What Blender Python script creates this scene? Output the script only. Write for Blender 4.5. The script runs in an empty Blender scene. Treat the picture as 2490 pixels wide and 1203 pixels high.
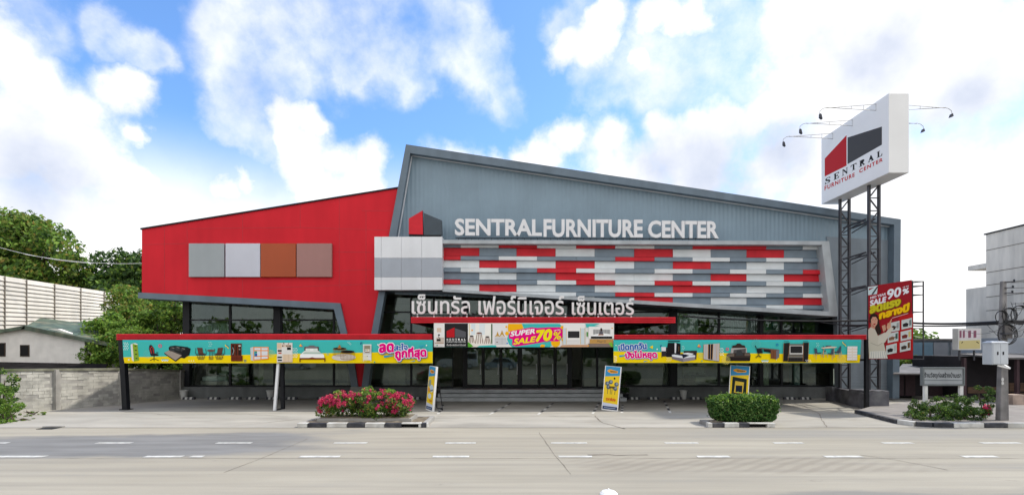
import bpy, bmesh, math, random
import numpy as np
from mathutils import Vector, Matrix
R = math.radians
rng = random.Random(7)
nrg = np.random.default_rng(11)
S = bpy.context.scene
COL = S.collection

# ------------------------------------------------------------------ camera, sky, sun, exposure
F, CX, HY, CZ = 1245.0, 1245.0, 848.0, 2.5        # focal length and horizon of the photograph in its own pixels, eye height in metres
cam = bpy.data.cameras.new('camera'); camo = bpy.data.objects.new('camera', cam); COL.objects.link(camo)
camo.location = (0, 0, CZ); camo.rotation_euler = (R(90), 0, 0)
cam.sensor_fit = 'HORIZONTAL'; cam.sensor_width = 36; cam.lens = 36 * F / 2490
cam.shift_y = (HY - 601.5) / 2490; cam.clip_end = 3000; cam.clip_start = 0.1
S.camera = camo

SUN = Vector((0.60, 0.14, 0.78)).normalized()
sl = bpy.data.lights.new('sun', 'SUN'); sl.energy = 2.8; sl.angle = R(2.0); sl.color = (1, 0.93, 0.80)
so = bpy.data.objects.new('sun', sl); COL.objects.link(so); so.rotation_euler = SUN.to_track_quat('Z', 'Y').to_euler()

S.view_settings.view_transform = 'Standard'; S.view_settings.look = 'None'
S.view_settings.exposure = 0.47; S.view_settings.gamma = 1.0
S.render.engine = 'CYCLES'
S.cycles.max_bounces = 7; S.cycles.transparent_max_bounces = 12; S.cycles.glossy_bounces = 3; S.cycles.caustics_reflective = False

def pxdir(px, py):
    return Vector(((px - CX) / F, 1.0, (HY - py) / F)).normalized()

def build_world():
    w = bpy.data.worlds.new('World'); S.world = w; w.use_nodes = True
    nt = w.node_tree; N = nt.nodes; L = nt.links; N.clear()
    out = N.new('ShaderNodeOutputWorld'); bg = N.new('ShaderNodeBackground'); bg.inputs[1].default_value = 0.1
    L.new(bg.outputs[0], out.inputs[0])
    sky = N.new('ShaderNodeTexSky'); sky.sky_type = 'NISHITA'; sky.sun_disc = False
    sky.sun_elevation = math.asin(SUN.z); sky.sun_rotation = math.atan2(SUN.x, SUN.y)
    sky.dust_density = 1.0; sky.ozone_density = 3.0
    tc = N.new('ShaderNodeTexCoord')
    def math_(op, a, b=None, c=None, clamp=False):
        n = N.new('ShaderNodeMath'); n.operation = op; n.use_clamp = clamp
        for i, v in enumerate((a, b, c)):
            if v is None: continue
            if isinstance(v, (int, float)): n.inputs[i].default_value = v
            else: L.new(v, n.inputs[i])
        return n.outputs[0]
    def vmath(op, a, b):
        n = N.new('ShaderNodeVectorMath'); n.operation = op
        for i, v in enumerate((a, b)):
            if isinstance(v, (tuple, Vector)): n.inputs[i].default_value = v
            else: L.new(v, n.inputs[i])
        return n.outputs['Value'] if op == 'DISTANCE' else n.outputs[0]
    def noise(scale, det, rough=0.55, vec=None):
        n = N.new('ShaderNodeTexNoise'); n.inputs['Scale'].default_value = scale; n.inputs['Detail'].default_value = det
        n.inputs['Roughness'].default_value = rough; L.new(vec if vec is not None else tc.outputs['Generated'], n.inputs['Vector'])
        return n
    D = tc.outputs['Generated']
    n1 = noise(5.0, 5); off = vmath('SUBTRACT', n1.outputs['Color'], (0.5, 0.5, 0.5))
    sc = N.new('ShaderNodeVectorMath'); sc.operation = 'SCALE'; L.new(off, sc.inputs[0]); sc.inputs['Scale'].default_value = 0.07
    n6 = noise(17.0, 6, 0.6); sc2 = N.new('ShaderNodeVectorMath'); sc2.operation = 'SCALE'; L.new(vmath('SUBTRACT', n6.outputs['Color'], (0.5, 0.5, 0.5)), sc2.inputs[0]); sc2.inputs['Scale'].default_value = 0.05
    DW = vmath('ADD', vmath('ADD', D, sc.outputs[0]), sc2.outputs[0])
    def field(blobs, vec, grow=1.0, sm=0.15):
        acc = None
        for (px, py, r) in blobs:
            r *= grow; c = pxdir(px, py); rr = ((pxdir(px + r, py) - c).length + (pxdir(px, py - r) - c).length) / 2
            d = vmath('DISTANCE', vec, c)
            f = math_('MULTIPLY_ADD', d, -1.0 / rr, 1.0)
            acc = f if acc is None else math_('SMOOTH_MAX', acc, f, sm)
        return acc
    solid = [(0, 110, 150), (90, 190, 140), (0, 330, 240), (190, 250, 125), (290, 205, 95), (335, 200, 55), (200, 390, 190), (300, 450, 120), (330, 330, 45), (420, 560, 120), (545, 470, 70), (590, 450, 60), (570, 570, 150),
             (700, 300, 75), (745, 285, 65), (770, 310, 50), (690, 350, 70), (730, 400, 110), (820, 400, 75), (890, 385, 60), (880, 450, 90), (760, 470, 120),
             (1400, 90, 50), (1480, 50, 60), (1460, 120, 75), (1390, 130, 60), (1590, 60, 70), (1640, 50, 70), (1700, 40, 80), (1580, 150, 45),
             (1390, 335, 60), (1330, 370, 65), (1270, 390, 60), (1500, 350, 60), (1200, 400, 60), (1110, 420, 70), (1610, 315, 60), (1690, 300, 55), (1775, 290, 62), (1830, 300, 60), (1900, 270, 80), (1700, 390, 170),
             (1860, 440, 130), (1950, 60, 200), (1950, 200, 110), (2120, 150, 260), (2350, 150, 340), (2200, 480, 420), (2000, 420, 210), (2420, 500, 400), (1100, 540, 180), (1500, 480, 200), (100, 640, 330), (700, 620, 260)]
    wisp = [(560, 45, 80), (640, 70, 120), (760, 30, 140), (860, 40, 120), (950, 40, 110), (1020, 50, 80), (1080, 60, 70), (1140, 90, 70), (270, 75, 60), (330, 105, 50), (380, 120, 40), (850, 170, 45), (1060, 120, 50), (1400, 60, 60),
            (930, 130, 60), (970, 150, 70), (1000, 185, 50), (1160, 160, 60), (1210, 130, 45), (1215, 190, 50),
            (590, 170, 60), (660, 170, 90), (620, 220, 80), (560, 220, 50), (590, 290, 60), (560, 330, 50), (640, 340, 60), (700, 200, 60),
            (1250, 260, 50), (1560, 180, 70), (1480, 200, 70), (1700, 180, 130), (1760, 100, 120), (1820, 180, 110), (60, 40, 90), (1600, 230, 60)]
    fs = field(solid, DW, 1.12, 0.3)
    n2 = noise(8.0, 10, 0.60, vmath('ADD', D, SEED)); n3 = noise(4.2, 6, 0.6)
    a = math_('MULTIPLY_ADD', math_('SUBTRACT', n2.outputs[0], 0.5), 1.7, fs)
    sep = N.new('ShaderNodeSeparateXYZ'); L.new(D, sep.inputs[0])
    # the rest of the sky dome: broken cloud behind and overhead, thickening to the horizon
    rest = math_('MULTIPLY_ADD', sep.outputs['Y'], -1.6, 0.35)
    rest = math_('MULTIPLY_ADD', math_('SUBTRACT', n3.outputs[0], 0.5), 2.2, rest)
    low = math_('MULTIPLY_ADD', sep.outputs['Z'], -3.8, 1.42)
    a = math_('MAXIMUM', math_('MAXIMUM', a, rest), low)
    def sstep(v, lo, hi):
        n = N.new('ShaderNodeMapRange'); n.interpolation_type = 'SMOOTHSTEP'; n.inputs[1].default_value = lo; n.inputs[2].default_value = hi
        L.new(v, n.inputs[0]); return n.outputs[0]
    cs = sstep(a, 0.0, 0.72)
    fw = math_('MINIMUM', field(wisp, DW, 1.55, 0.3), 0.42)
    n4 = noise(6.0, 10, 0.58, vmath('ADD', D, SEED))
    b = math_('MULTIPLY_ADD', math_('SUBTRACT', n4.outputs[0], 0.5), 2.2, fw)
    cw = math_('MULTIPLY', sstep(b, -0.05, 0.9), 0.88)
    cov = math_('MAXIMUM', cs, cw)
    # blue of the clear gaps: Nishita, deepened
    tint = N.new('ShaderNodeMix'); tint.data_type = 'RGBA'; tint.blend_type = 'MULTIPLY'; tint.inputs[0].default_value = 1
    L.new(sky.outputs[0], tint.inputs[6]); tint.inputs[7].default_value = SKYTINT
    # cloud colour: white tops, blue-grey bellies
    grey = field([(1720, 400, 190), (1900, 370, 120), (1600, 420, 110), (2390, 210, 170), (60, 440, 200), (2150, 110, 170), (640, 230, 110)], DW)
    g = math_('MULTIPLY', sstep(math_('MULTIPLY_ADD', math_('SUBTRACT', n3.outputs[0], 0.5), 2.0, grey), -0.35, 1.25), 0.9)
    cc = N.new('ShaderNodeMix'); cc.data_type = 'RGBA'; L.new(g, cc.inputs[0]); cc.inputs[6].default_value = (9.3, 9.2, 9.1, 1); cc.inputs[7].default_value = (5.2, 5.7, 6.8, 1)
    n5 = noise(9.0, 5)
    cc2 = N.new('ShaderNodeMix'); cc2.data_type = 'RGBA'; cc2.blend_type = 'MULTIPLY'; cc2.inputs[0].default_value = 1; L.new(cc.outputs[2], cc2.inputs[6])
    rmp = N.new('ShaderNodeValToRGB'); L.new(n5.outputs[0], rmp.inputs[0])
    rmp.color_ramp.elements[0].position = 0.3; rmp.color_ramp.elements[0].color = (0.80, 0.83, 0.90, 1); rmp.color_ramp.elements[1].position = 0.62; rmp.color_ramp.elements[1].color = (1, 1, 1, 1)
    L.new(rmp.outputs[0], cc2.inputs[7])
    mx = N.new('ShaderNodeMix'); mx.data_type = 'RGBA'; L.new(cov, mx.inputs[0]); L.new(tint.outputs[2], mx.inputs[6]); L.new(cc2.outputs[2], mx.inputs[7])
    L.new(mx.outputs[2], bg.inputs[0])
SEED = (7.37, 0.7, 1.7)
SKYTINT = (1.32, 1.72, 2.10, 1)
build_world()

# ------------------------------------------------------------------ helpers
def W(px, py, d): return Vector(((px - CX) * d / F, d, CZ + (HY - py) * d / F))
def X(px, d): return (px - CX) * d / F
def Z(py, d): return CZ + (HY - py) * d / F

def lin(r, g, b):
    f = lambda c: (c / 255 / 12.92) if c / 255 <= 0.04045 else ((c / 255 + 0.055) / 1.055) ** 2.4
    return (f(r), f(g), f(b))

def surf(name, col, rough=0.6, var=0.12, scale=3.0, streak=0.0, bump=0.0, bscale=40.0, metal=0.0, wave=None, wstr=0.3, stretch=(1, 1, 1), spec=0.5, dirtcol=None, dirt=0.0):
    m = bpy.data.materials.new(name); m.use_nodes = True
    nt = m.node_tree; N = nt.nodes; L = nt.links; p = N['Principled BSDF']
    p.inputs['Roughness'].default_value = rough; p.inputs['Metallic'].default_value = metal
    p.inputs['Specular IOR Level'].default_value = spec
    tc = N.new('ShaderNodeTexCoord'); mp = N.new('ShaderNodeMapping'); mp.inputs['Scale'].default_value = stretch
    L.new(tc.outputs['Object'], mp.inputs[0]); vec = mp.outputs[0]
    col = tuple(col[:3])
    def noise(scale, det, v=vec):
        n = N.new('ShaderNodeTexNoise'); n.inputs['Scale'].default_value = scale; n.inputs['Detail'].default_value = det; L.new(v, n.inputs['Vector']); return n.outputs[0]
    def mul(a, fac, lo, hi, c0, c1):
        r = N.new('ShaderNodeValToRGB'); L.new(fac, r.inputs[0]); e = r.color_ramp.elements
        e[0].position = lo; e[0].color = (*c0, 1); e[1].position = hi; e[1].color = (*c1, 1)
        x = N.new('ShaderNodeMix'); x.data_type = 'RGBA'; x.blend_type = 'MULTIPLY'; x.inputs[0].default_value = 1
        L.new(a, x.inputs[6]); L.new(r.outputs[0], x.inputs[7]); return x.outputs[2]
    rgb = N.new('ShaderNodeRGB'); rgb.outputs[0].default_value = (*col, 1); c = rgb.outputs[0]
    if var: c = mul(c, noise(scale, 6), 0.3, 0.7, (1 - var * 1.6,) * 3, (1 + var,) * 3)
    if streak:
        m2 = N.new('ShaderNodeMapping'); m2.inputs['Scale'].default_value = (1.3, 1.3, 0.22); L.new(tc.outputs['Object'], m2.inputs[0])
        c = mul(c, noise(1.6, 5, m2.outputs[0]), 0.35, 0.62, (1 - streak,) * 3, (1, 1, 1))
    if dirt:
        x = N.new('ShaderNodeMix'); x.data_type = 'RGBA'
        r = N.new('ShaderNodeMapRange'); r.inputs[1].default_value = 0.5; r.inputs[2].default_value = 0.72; r.inputs[4].default_value = dirt
        L.new(noise(scale * 0.5, 8), r.inputs[0]); L.new(r.outputs[0], x.inputs[0]); L.new(c, x.inputs[6]); x.inputs[7].default_value = (*dirtcol, 1); c = x.outputs[2]
    L.new(c, p.inputs['Base Color'])
    if bump or wave:
        b = N.new('ShaderNodeBump'); b.inputs['Strength'].default_value = bump if not wave else wstr; b.inputs['Distance'].default_value = 0.02
        if wave:
            wv = N.new('ShaderNodeTexWave'); wv.bands_direction = wave[0]; wv.inputs['Scale'].default_value = 0.314 / wave[1]; L.new(tc.outputs['Object'], wv.inputs[0]); L.new(wv.outputs['Fac'], b.inputs['Height'])
        else: L.new(noise(bscale, 4), b.inputs['Height'])
        L.new(b.outputs[0], p.inputs['Normal'])
    return m

def leafmat(name, cols, trans=0.42, rough=0.55):
    m = bpy.data.materials.new(name); m.use_nodes = True
    nt = m.node_tree; N = nt.nodes; L = nt.links; p = N['Principled BSDF']; p.inputs['Roughness'].default_value = rough
    p.inputs['Specular IOR Level'].default_value = 0.3
    g = N.new('ShaderNodeNewGeometry'); r = N.new('ShaderNodeValToRGB'); r.color_ramp.interpolation = 'LINEAR'
    e = r.color_ramp.elements
    while len(e) < len(cols): e.new(0.5)
    for i, c in enumerate(cols): e[i].position = i / (len(cols) - 1); e[i].color = (*c, 1)
    L.new(g.outputs['Random Per Island'], r.inputs[0]); L.new(r.outputs[0], p.inputs['Base Color'])
    t = N.new('ShaderNodeBsdfTranslucent'); L.new(r.outputs[0], t.inputs[0])
    x = N.new('ShaderNodeMixShader'); x.inputs[0].default_value = trans; L.new(p.outputs[0], x.inputs[1]); L.new(t.outputs[0], x.inputs[2])
    L.new(x.outputs[0], N['Material Output'].inputs[0]); return m

INK = {}
def ink(rgb):
    if rgb not in INK:
        m = bpy.data.materials.new('ink'); m.use_nodes = True; p = m.node_tree.nodes['Principled BSDF']
        p.inputs['Base Color'].default_value = (*[min(0.93, c * 0.97) for c in lin(*rgb)], 1); p.inputs['Roughness'].default_value = 0.45; p.inputs['Specular IOR Level'].default_value = 0.1
        INK[rgb] = m
    return INK[rgb]

class MB:
    """collects faces of one mesh object, several materials"""
    def __init__(s): s.v = []; s.f = []; s.mi = []; s.mats = []
    def m(s, mat):
        if mat not in s.mats: s.mats.append(mat)
        return s.mats.index(mat)
    def face(s, pts, mat):
        b = len(s.v); s.v += [tuple(p) for p in pts]; s.f.append(tuple(range(b, b + len(pts)))); s.mi.append(s.m(mat))
    def mesh(s, verts, faces, mat):
        b = len(s.v); s.v += [tuple(p) for p in verts]; k = s.m(mat)
        for f in faces: s.f.append(tuple(b + i for i in f)); s.mi.append(k)
    def hexa(s, p, mat):
        s.mesh(p, [(0, 3, 2, 1), (4, 5, 6, 7), (0, 1, 5, 4), (1, 2, 6, 5), (2, 3, 7, 6), (3, 0, 4, 7)], mat)
    def box(s, x0, x1, y0, y1, z0, z1, mat):
        s.hexa([(x0, y0, z0), (x1, y0, z0), (x1, y1, z0), (x0, y1, z0), (x0, y0, z1), (x1, y0, z1), (x1, y1, z1), (x0, y1, z1)], mat)
    def prism(s, xz, y0, y1, mat, side=None):
        a = sum(xz[i][0] * xz[(i + 1) % len(xz)][1] - xz[(i + 1) % len(xz)][0] * xz[i][1] for i in range(len(xz)))
        if a < 0: xz = xz[::-1]
        n = len(xz); s.face([(x, y0, z) for x, z in xz], mat); s.face([(x, y1, z) for x, z in xz[::-1]], mat)
        for i in range(n):
            (x0, z0), (x1, z1) = xz[i], xz[(i + 1) % n]
            s.face([(x1, y0, z1), (x0, y0, z0), (x0, y1, z0), (x1, y1, z1)], side or mat)
    def plan(s, xy, z0, z1, mat, top=None):
        a = sum(xy[i][0] * xy[(i + 1) % len(xy)][1] - xy[(i + 1) % len(xy)][0] * xy[i][1] for i in range(len(xy)))
        if a < 0: xy = xy[::-1]
        n = len(xy); s.face([(x, y, z1) for x, y in xy], top or mat); s.face([(x, y, z0) for x, y in xy[::-1]], mat)
        for i in range(n):
            (x0, y0), (x1, y1) = xy[i], xy[(i + 1) % n]
            s.face([(x0, y0, z0), (x1, y1, z0), (x1, y1, z1), (x0, y0, z1)], mat)
    def bar(s, p, q, w, h, mat, up=(0, 0, 1)):
        p, q = Vector(p), Vector(q); d = (q - p).normalized(); u = Vector(up)
        if abs(d.dot(u)) > 0.95: u = Vector((1, 0, 0))
        a = d.cross(u).normalized() * w / 2; b = a.cross(d).normalized() * h / 2
        s.hexa([p - a - b, p + a - b, p + a + b, p - a + b, q - a - b, q + a - b, q + a + b, q - a + b], mat)
    def tube(s, pts, r, mat, n=8, closed=False):
        pts = [Vector(p) for p in pts]; rs = r if isinstance(r, (list, tuple)) else [r] * len(pts); k = len(pts); ring = []
        for i, p in enumerate(pts):
            a = pts[(i - 1) % k] if (closed or i) else p; b = pts[(i + 1) % k] if (closed or i < k - 1) else p
            d = (b - a).normalized(); u = Vector((0, 0, 1)) if abs(d.z) < 0.9 else Vector((0, 1, 0)); e = d.cross(u).normalized(); g = e.cross(d)
            ring += [p + (e * math.cos(2 * math.pi * j / n) + g * math.sin(2 * math.pi * j / n)) * rs[i] for j in range(n)]
        fs = []
        for i in range(k if closed else k - 1):
            for j in range(n):
                a, b = i * n + j, i * n + (j + 1) % n; c, d = ((i + 1) % k) * n + (j + 1) % n, ((i + 1) % k) * n + j; fs.append((a, d, c, b))
        if not closed: fs += [tuple(range(n)), tuple(range(k * n - 1, (k - 1) * n - 1, -1))]
        s.mesh(ring, fs, mat)
    def lathe(s, c, prof, mat, n=16):
        vs = [(c[0] + r * math.cos(2 * math.pi * j / n), c[1] + r * math.sin(2 * math.pi * j / n), c[2] + z) for r, z in prof for j in range(n)]
        fs = [(i * n + j, i * n + (j + 1) % n, (i + 1) * n + (j + 1) % n, (i + 1) * n + j) for i in range(len(prof) - 1) for j in range(n)]
        fs += [tuple(range(n - 1, -1, -1)), tuple(range((len(prof) - 1) * n, len(prof) * n))]
        s.mesh(vs, fs, mat)
    def build(s, name, parent=None, smooth=False, bevel=0.0):
        me = bpy.data.meshes.new(name); me.from_pydata(s.v, [], s.f)
        for m in s.mats: me.materials.append(m)
        me.polygons.foreach_set('material_index', s.mi)
        if smooth: me.polygons.foreach_set('use_smooth', [True] * len(s.f))
        me.update()
        o = bpy.data.objects.new(name, me); COL.objects.link(o)
        if parent is not None: o.parent = parent; o.matrix_parent_inverse = PINV.get(parent.name, Matrix())
        if bevel:
            b = o.modifiers.new('edge', 'BEVEL'); b.width = bevel; b.segments = 2; b.limit_method = 'ANGLE'
        return o
PINV = {}
def tag(o, label=None, cat=None, group=None, kind=None):
    for k, v in (('label', label), ('category', cat), ('group', group), ('kind', kind)):
        if v: o[k] = v
    return o
def thing(name, label, cat, loc=(0, 0, 0), group=None):
    o = bpy.data.objects.new(name, None); COL.objects.link(o); o.location = loc; o.empty_display_size = 0.2
    PINV[o.name] = Matrix.Translation(Vector(loc)).inverted()
    return tag(o, label, cat, group)
def struct(name, mb, **k): return tag(mb.build(name, **k), kind='structure')
def one(name, mb, label, cat, group=None, **k): return tag(mb.build(name, **k), label, cat, group)

def px2xz(poly, d): return [(X(x, d), Z(y, d)) for x, y in poly]

# ---- text and flat print
def text_raw(body, off=0.0, ext=0.0, space=1.0):
    cu = bpy.data.curves.new('lettering', 'FONT'); cu.body = body; cu.offset = off; cu.extrude = ext; cu.resolution_u = 3; cu.space_character = space
    o = bpy.data.objects.new('lettering', cu); COL.objects.link(o)
    dg = bpy.context.evaluated_depsgraph_get(); me = bpy.data.meshes.new_from_object(o.evaluated_get(dg))
    v = [tuple(a.co) for a in me.vertices]; f = [tuple(p.vertices) for p in me.polygons]
    bpy.data.objects.remove(o); bpy.data.curves.remove(cu); bpy.data.meshes.remove(me)
    return v, f
def text_box(body, space=1.0):
    v, _ = text_raw(body, 0, 0, space); xs = [a[0] for a in v]; ys = [a[1] for a in v]
    return min(xs), max(xs), min(ys), max(ys)

class Plane:
    """a flat surface in the world; pt() finds where a ray of the photograph meets it, k print layers in front of it"""
    def __init__(s, o, n): s.o = Vector(o); s.n = Vector(n).normalized()
    def pt(s, px, py, k=0.0):
        d = Vector(((px - CX) / F, 1.0, (HY - py) / F)); c = Vector((0, 0, CZ))
        t = (s.o - c).dot(s.n) / d.dot(s.n); return c + d * t + s.n * (0.003 * k)
class Local:
    """flat surface with its own u, v (0..1) axes"""
    def __init__(s, o, u, v): s.o = Vector(o); s.u = Vector(u); s.v = Vector(v); s.n = s.u.cross(s.v).normalized()
    def pt(s, a, b, k=0.0): return s.o + s.u * a + s.v * b + s.n * (0.003 * k)
class Art:
    def __init__(s, plane, ox=0, oy=0, sc=1.0): s.clip = None; s.p = plane; s.mb = MB(); s.k = 1; s.ox, s.oy, s.sc = ox, oy, sc
    def view(s, ox, oy, sc): s.ox, s.oy, s.sc = ox, oy, sc; return s
    def q(s, x, y, k=None): return s.p.pt(s.ox + x / s.sc, s.oy + y / s.sc, s.k if k is None else k)
    def poly(s, pts, rgb, up=True):
        if s.clip:                                   # nothing is printed past the edge of the sheet
            for ax, lim, sg in ((1, s.clip[0], 1), (1, s.clip[1], -1)):
                lim = (lim - s.oy) * s.sc; out = []
                for a, b in zip(pts, list(pts[1:]) + [pts[0]]):
                    ia, ib = (a[ax] - lim) * sg >= 0, (b[ax] - lim) * sg >= 0
                    if ia: out.append(a)
                    if ia != ib: t = (lim - a[1]) / (b[1] - a[1]); out.append((a[0] + (b[0] - a[0]) * t, lim))
                pts = out
                if len(pts) < 3: return
        s.mb.face([s.q(x, y) for x, y in pts], ink(rgb)); s.k += 0.06 if up else 0
    def rect(s, x0, y0, x1, y1, rgb): s.poly([(x0, y0), (x0, y1), (x1, y1), (x1, y0)], rgb)
    def disc(s, x, y, r, rgb, ry=None, n=16): s.poly([(x + r * math.cos(2 * math.pi * i / n), y + (ry or r) * math.sin(2 * math.pi * i / n)) for i in range(n)], rgb)
    def ring(s, x, y, r, w, rgb): s.line([(x + r * math.cos(2 * math.pi * i / 14), y + r * math.sin(2 * math.pi * i / 14)) for i in range(15)], w, rgb)
    def line(s, pts, w, rgb):
        for (x0, y0), (x1, y1) in zip(pts, pts[1:]):
            l = math.hypot(x1 - x0, y1 - y0) or 1; nx, ny = -(y1 - y0) / l * w / 2, (x1 - x0) / l * w / 2
            s.mb.face([s.q(x0 - nx, y0 - ny), s.q(x0 + nx, y0 + ny), s.q(x1 + nx, y1 + ny), s.q(x1 - nx, y1 - ny)], ink(rgb)); s.k += 0.005
        s.k += 0.05
    def text(s, body, quad, layers, space=1.0, ext=0.0, depth=1.0):
        """quad: TL, TR, BR, BL of the plain text's box; layers: (offset, rgb or material, dx, dy)"""
        x0, x1, y0, y1 = text_box(body, space)
        for off, rgb, dx, dy in layers:
            # flat lettering is thickened by overprinting shifted copies, each a hair in front of the last
            sh = [(0, 0)] if ext or off <= 0 else [(r_ * math.cos(2 * math.pi * i / 8 + r_ * 9), r_ * math.sin(2 * math.pi * i / 8 + r_ * 9)) for r_ in ([off] if off < .04 else [off * .5, off]) for i in range(8)]
            v, f = text_raw(body, off if ext else 0, ext, space)
            for hx, hy in sh:
              out = []
              for (a, b, c) in v:
                a, b = a + hx, b + hy
                u = (a - x0) / (x1 - x0); w = (b - y0) / (y1 - y0)
                tx = quad[0][0] * (1 - u) + quad[1][0] * u; ty = quad[0][1] * (1 - u) + quad[1][1] * u
                bx = quad[3][0] * (1 - u) + quad[2][0] * u; by = quad[3][1] * (1 - u) + quad[2][1] * u
                out.append(s.q(bx + (tx - bx) * w + dx, by + (ty - by) * w + dy, s.k + c * depth))
              if ext: s.mb.mesh(out, f, rgb if not isinstance(rgb, tuple) else ink(rgb)); continue
              for t_ in f: s.mb.face([out[i] + s.p.n * rng.uniform(0, .00005) for i in t_], ink(rgb))      # strokes that cross never share a plane
              s.k += 0.05
            s.k += 0.1
    def build(s, name, parent): return s.mb.build(name, parent)

SERIF = {  # hand-cut serif capitals in a unit box, y down
 'S': [[(.92,.05),(.92,.3),(.84,.3),(.72,.12),(.45,.09),(.32,.2),(.4,.33),(.8,.5),(.95,.72),(.8,.95),(.5,1),(.2,.94),(.12,1),(.06,1),(.06,.66),(.14,.66),(.26,.86),(.5,.92),(.68,.84),(.66,.7),(.3,.54),(.1,.36),(.14,.12),(.4,.0),(.68,.03),(.84,.1),(.88,.05)]],
 'E': [[(.05,0),(.92,0),(.95,.28),(.88,.28),(.75,.09),(.45,.09),(.45,.44),(.62,.44),(.68,.33),(.74,.33),(.74,.66),(.68,.66),(.62,.54),(.45,.54),(.45,.91),(.76,.91),(.9,.68),(.97,.68),(.94,1),(.05,1),(.05,.94),(.18,.91),(.18,.09),(.05,.06)]],
 'N': [[(0,0),(.3,0),(.78,.66),(.78,.09),(.66,.06),(.66,0),(1,0),(1,.06),(.88,.09),(.88,1),(.78,1),(.22,.24),(.22,.91),(.35,.94),(.35,1),(0,1),(0,.94),(.12,.91),(.12,.09),(0,.06)]],
 'T': [[(.03,0),(.97,0),(1,.3),(.93,.3),(.82,.1),(.63,.1),(.63,.91),(.78,.94),(.78,1),(.22,1),(.22,.94),(.37,.91),(.37,.1),(.18,.1),(.07,.3),(0,.3)]],
 'R': [[(0,0),(.6,0),(.84,.1),(.86,.36),(.62,.52),(.9,.92),(1,.94),(1,1),(.7,1),(.4,.54),(.4,.91),(.52,.94),(.52,1),(0,1),(0,.94),(.13,.91),(.13,.09),(0,.06)]],
 'A': [[(.42,0),(.58,0),(.92,.91),(1,.94),(1,1),(.55,1),(.55,.94),(.64,.91),(.58,.7),(.3,.7),(.24,.91),(.35,.94),(.35,1),(0,1),(0,.94),(.1,.91)]],
 'L': [[(.05,0),(.6,0),(.6,.06),(.46,.09),(.46,.91),(.76,.91),(.9,.62),(.97,.62),(.94,1),(.05,1),(.05,.94),(.18,.91),(.18,.09),(.05,.06)]]}
def serif(art, word, quad, rgb, gap=0.3):
    n = len(word); wd = 1 / (n + gap * (n - 1))
    for i, ch in enumerate(word):
        for pl in SERIF[ch]:
            out = []
            for a, b in pl:
                u = (i * (1 + gap) + a) * wd
                tx = quad[0][0] + (quad[1][0] - quad[0][0]) * u; ty = quad[0][1] + (quad[1][1] - quad[0][1]) * u
                bx = quad[3][0] + (quad[2][0] - quad[3][0]) * u; by = quad[3][1] + (quad[2][1] - quad[3][1]) * u
                out.append((tx + (bx - tx) * b, ty + (by - ty) * b))
            art.poly(out, rgb, up=False)
    art.k += 0.1

# ---- foliage
def leaves(name, P, size, mats, parent=None, nrm=None, midx=None, flat=0.5, aspect=0.5):
    P = np.asarray(P); n = len(P)
    d = nrg.normal(size=(n, 3)); d /= np.linalg.norm(d, axis=1)[:, None]
    if nrm is not None: d = d * (1 - flat) + np.asarray(nrm) * flat; d /= np.linalg.norm(d, axis=1)[:, None] + 1e-9
    t = np.cross(d, nrg.normal(size=(n, 3))); t /= np.linalg.norm(t, axis=1)[:, None] + 1e-9; b = np.cross(d, t)
    sz = size * nrg.uniform(0.6, 1.35, n)[:, None]
    V = np.stack([P - t * sz, P - b * sz * aspect + d * sz * 0.12, P + t * sz, P + b * sz * aspect + d * sz * 0.12], 1).reshape(-1, 3)
    me = bpy.data.meshes.new(name); me.vertices.add(4 * n); me.vertices.foreach_set('co', V.astype(np.float32).ravel())
    me.loops.add(4 * n); me.loops.foreach_set('vertex_index', np.arange(4 * n, dtype=np.int32))
    me.polygons.add(n); me.polygons.foreach_set('loop_start', np.arange(0, 4 * n, 4, dtype=np.int32)); me.polygons.foreach_set('loop_total', np.full(n, 4, dtype=np.int32))
    for m in mats: me.materials.append(m)
    if midx is not None: me.polygons.foreach_set('material_index', np.asarray(midx, dtype=np.int32))
    me.update(); me.validate()
    o = bpy.data.objects.new(name, me); COL.objects.link(o)
    if parent is not None: o.parent = parent; o.matrix_parent_inverse = PINV.get(parent.name, Matrix())
    return o
def clumps(blobs, n_cl, n_leaf, cr):
    """leaf points in many clumps spread through ellipsoids; returns points and outward directions"""
    P, Q = [], []; vol = [b[1][0] * b[1][1] * b[1][2] for b in blobs]; tot = sum(vol)
    for (c, r), v in zip(blobs, vol):
        k = max(3, int(n_cl * v / tot))
        for _ in range(k):
            d = nrg.normal(size=3); d /= np.linalg.norm(d); rad = nrg.uniform(0.45, 1.0) ** 0.6
            cc = np.array(c) + d * np.array(r) * rad; q = cr * nrg.uniform(0.55, 1.3); m = max(6, int(n_leaf / n_cl * (q / cr) ** 2))
            e = nrg.normal(size=(m, 3)); e /= np.linalg.norm(e, axis=1)[:, None]; e[:, 2] *= 0.75
            pts = cc + e * q * nrg.uniform(0.55, 1.0, (m, 1))
            P.append(pts); Q.append(e + d * 0.4)
    P = np.concatenate(P); Q = np.concatenate(Q); return P, Q / (np.linalg.norm(Q, axis=1)[:, None] + 1e-9)
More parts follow.
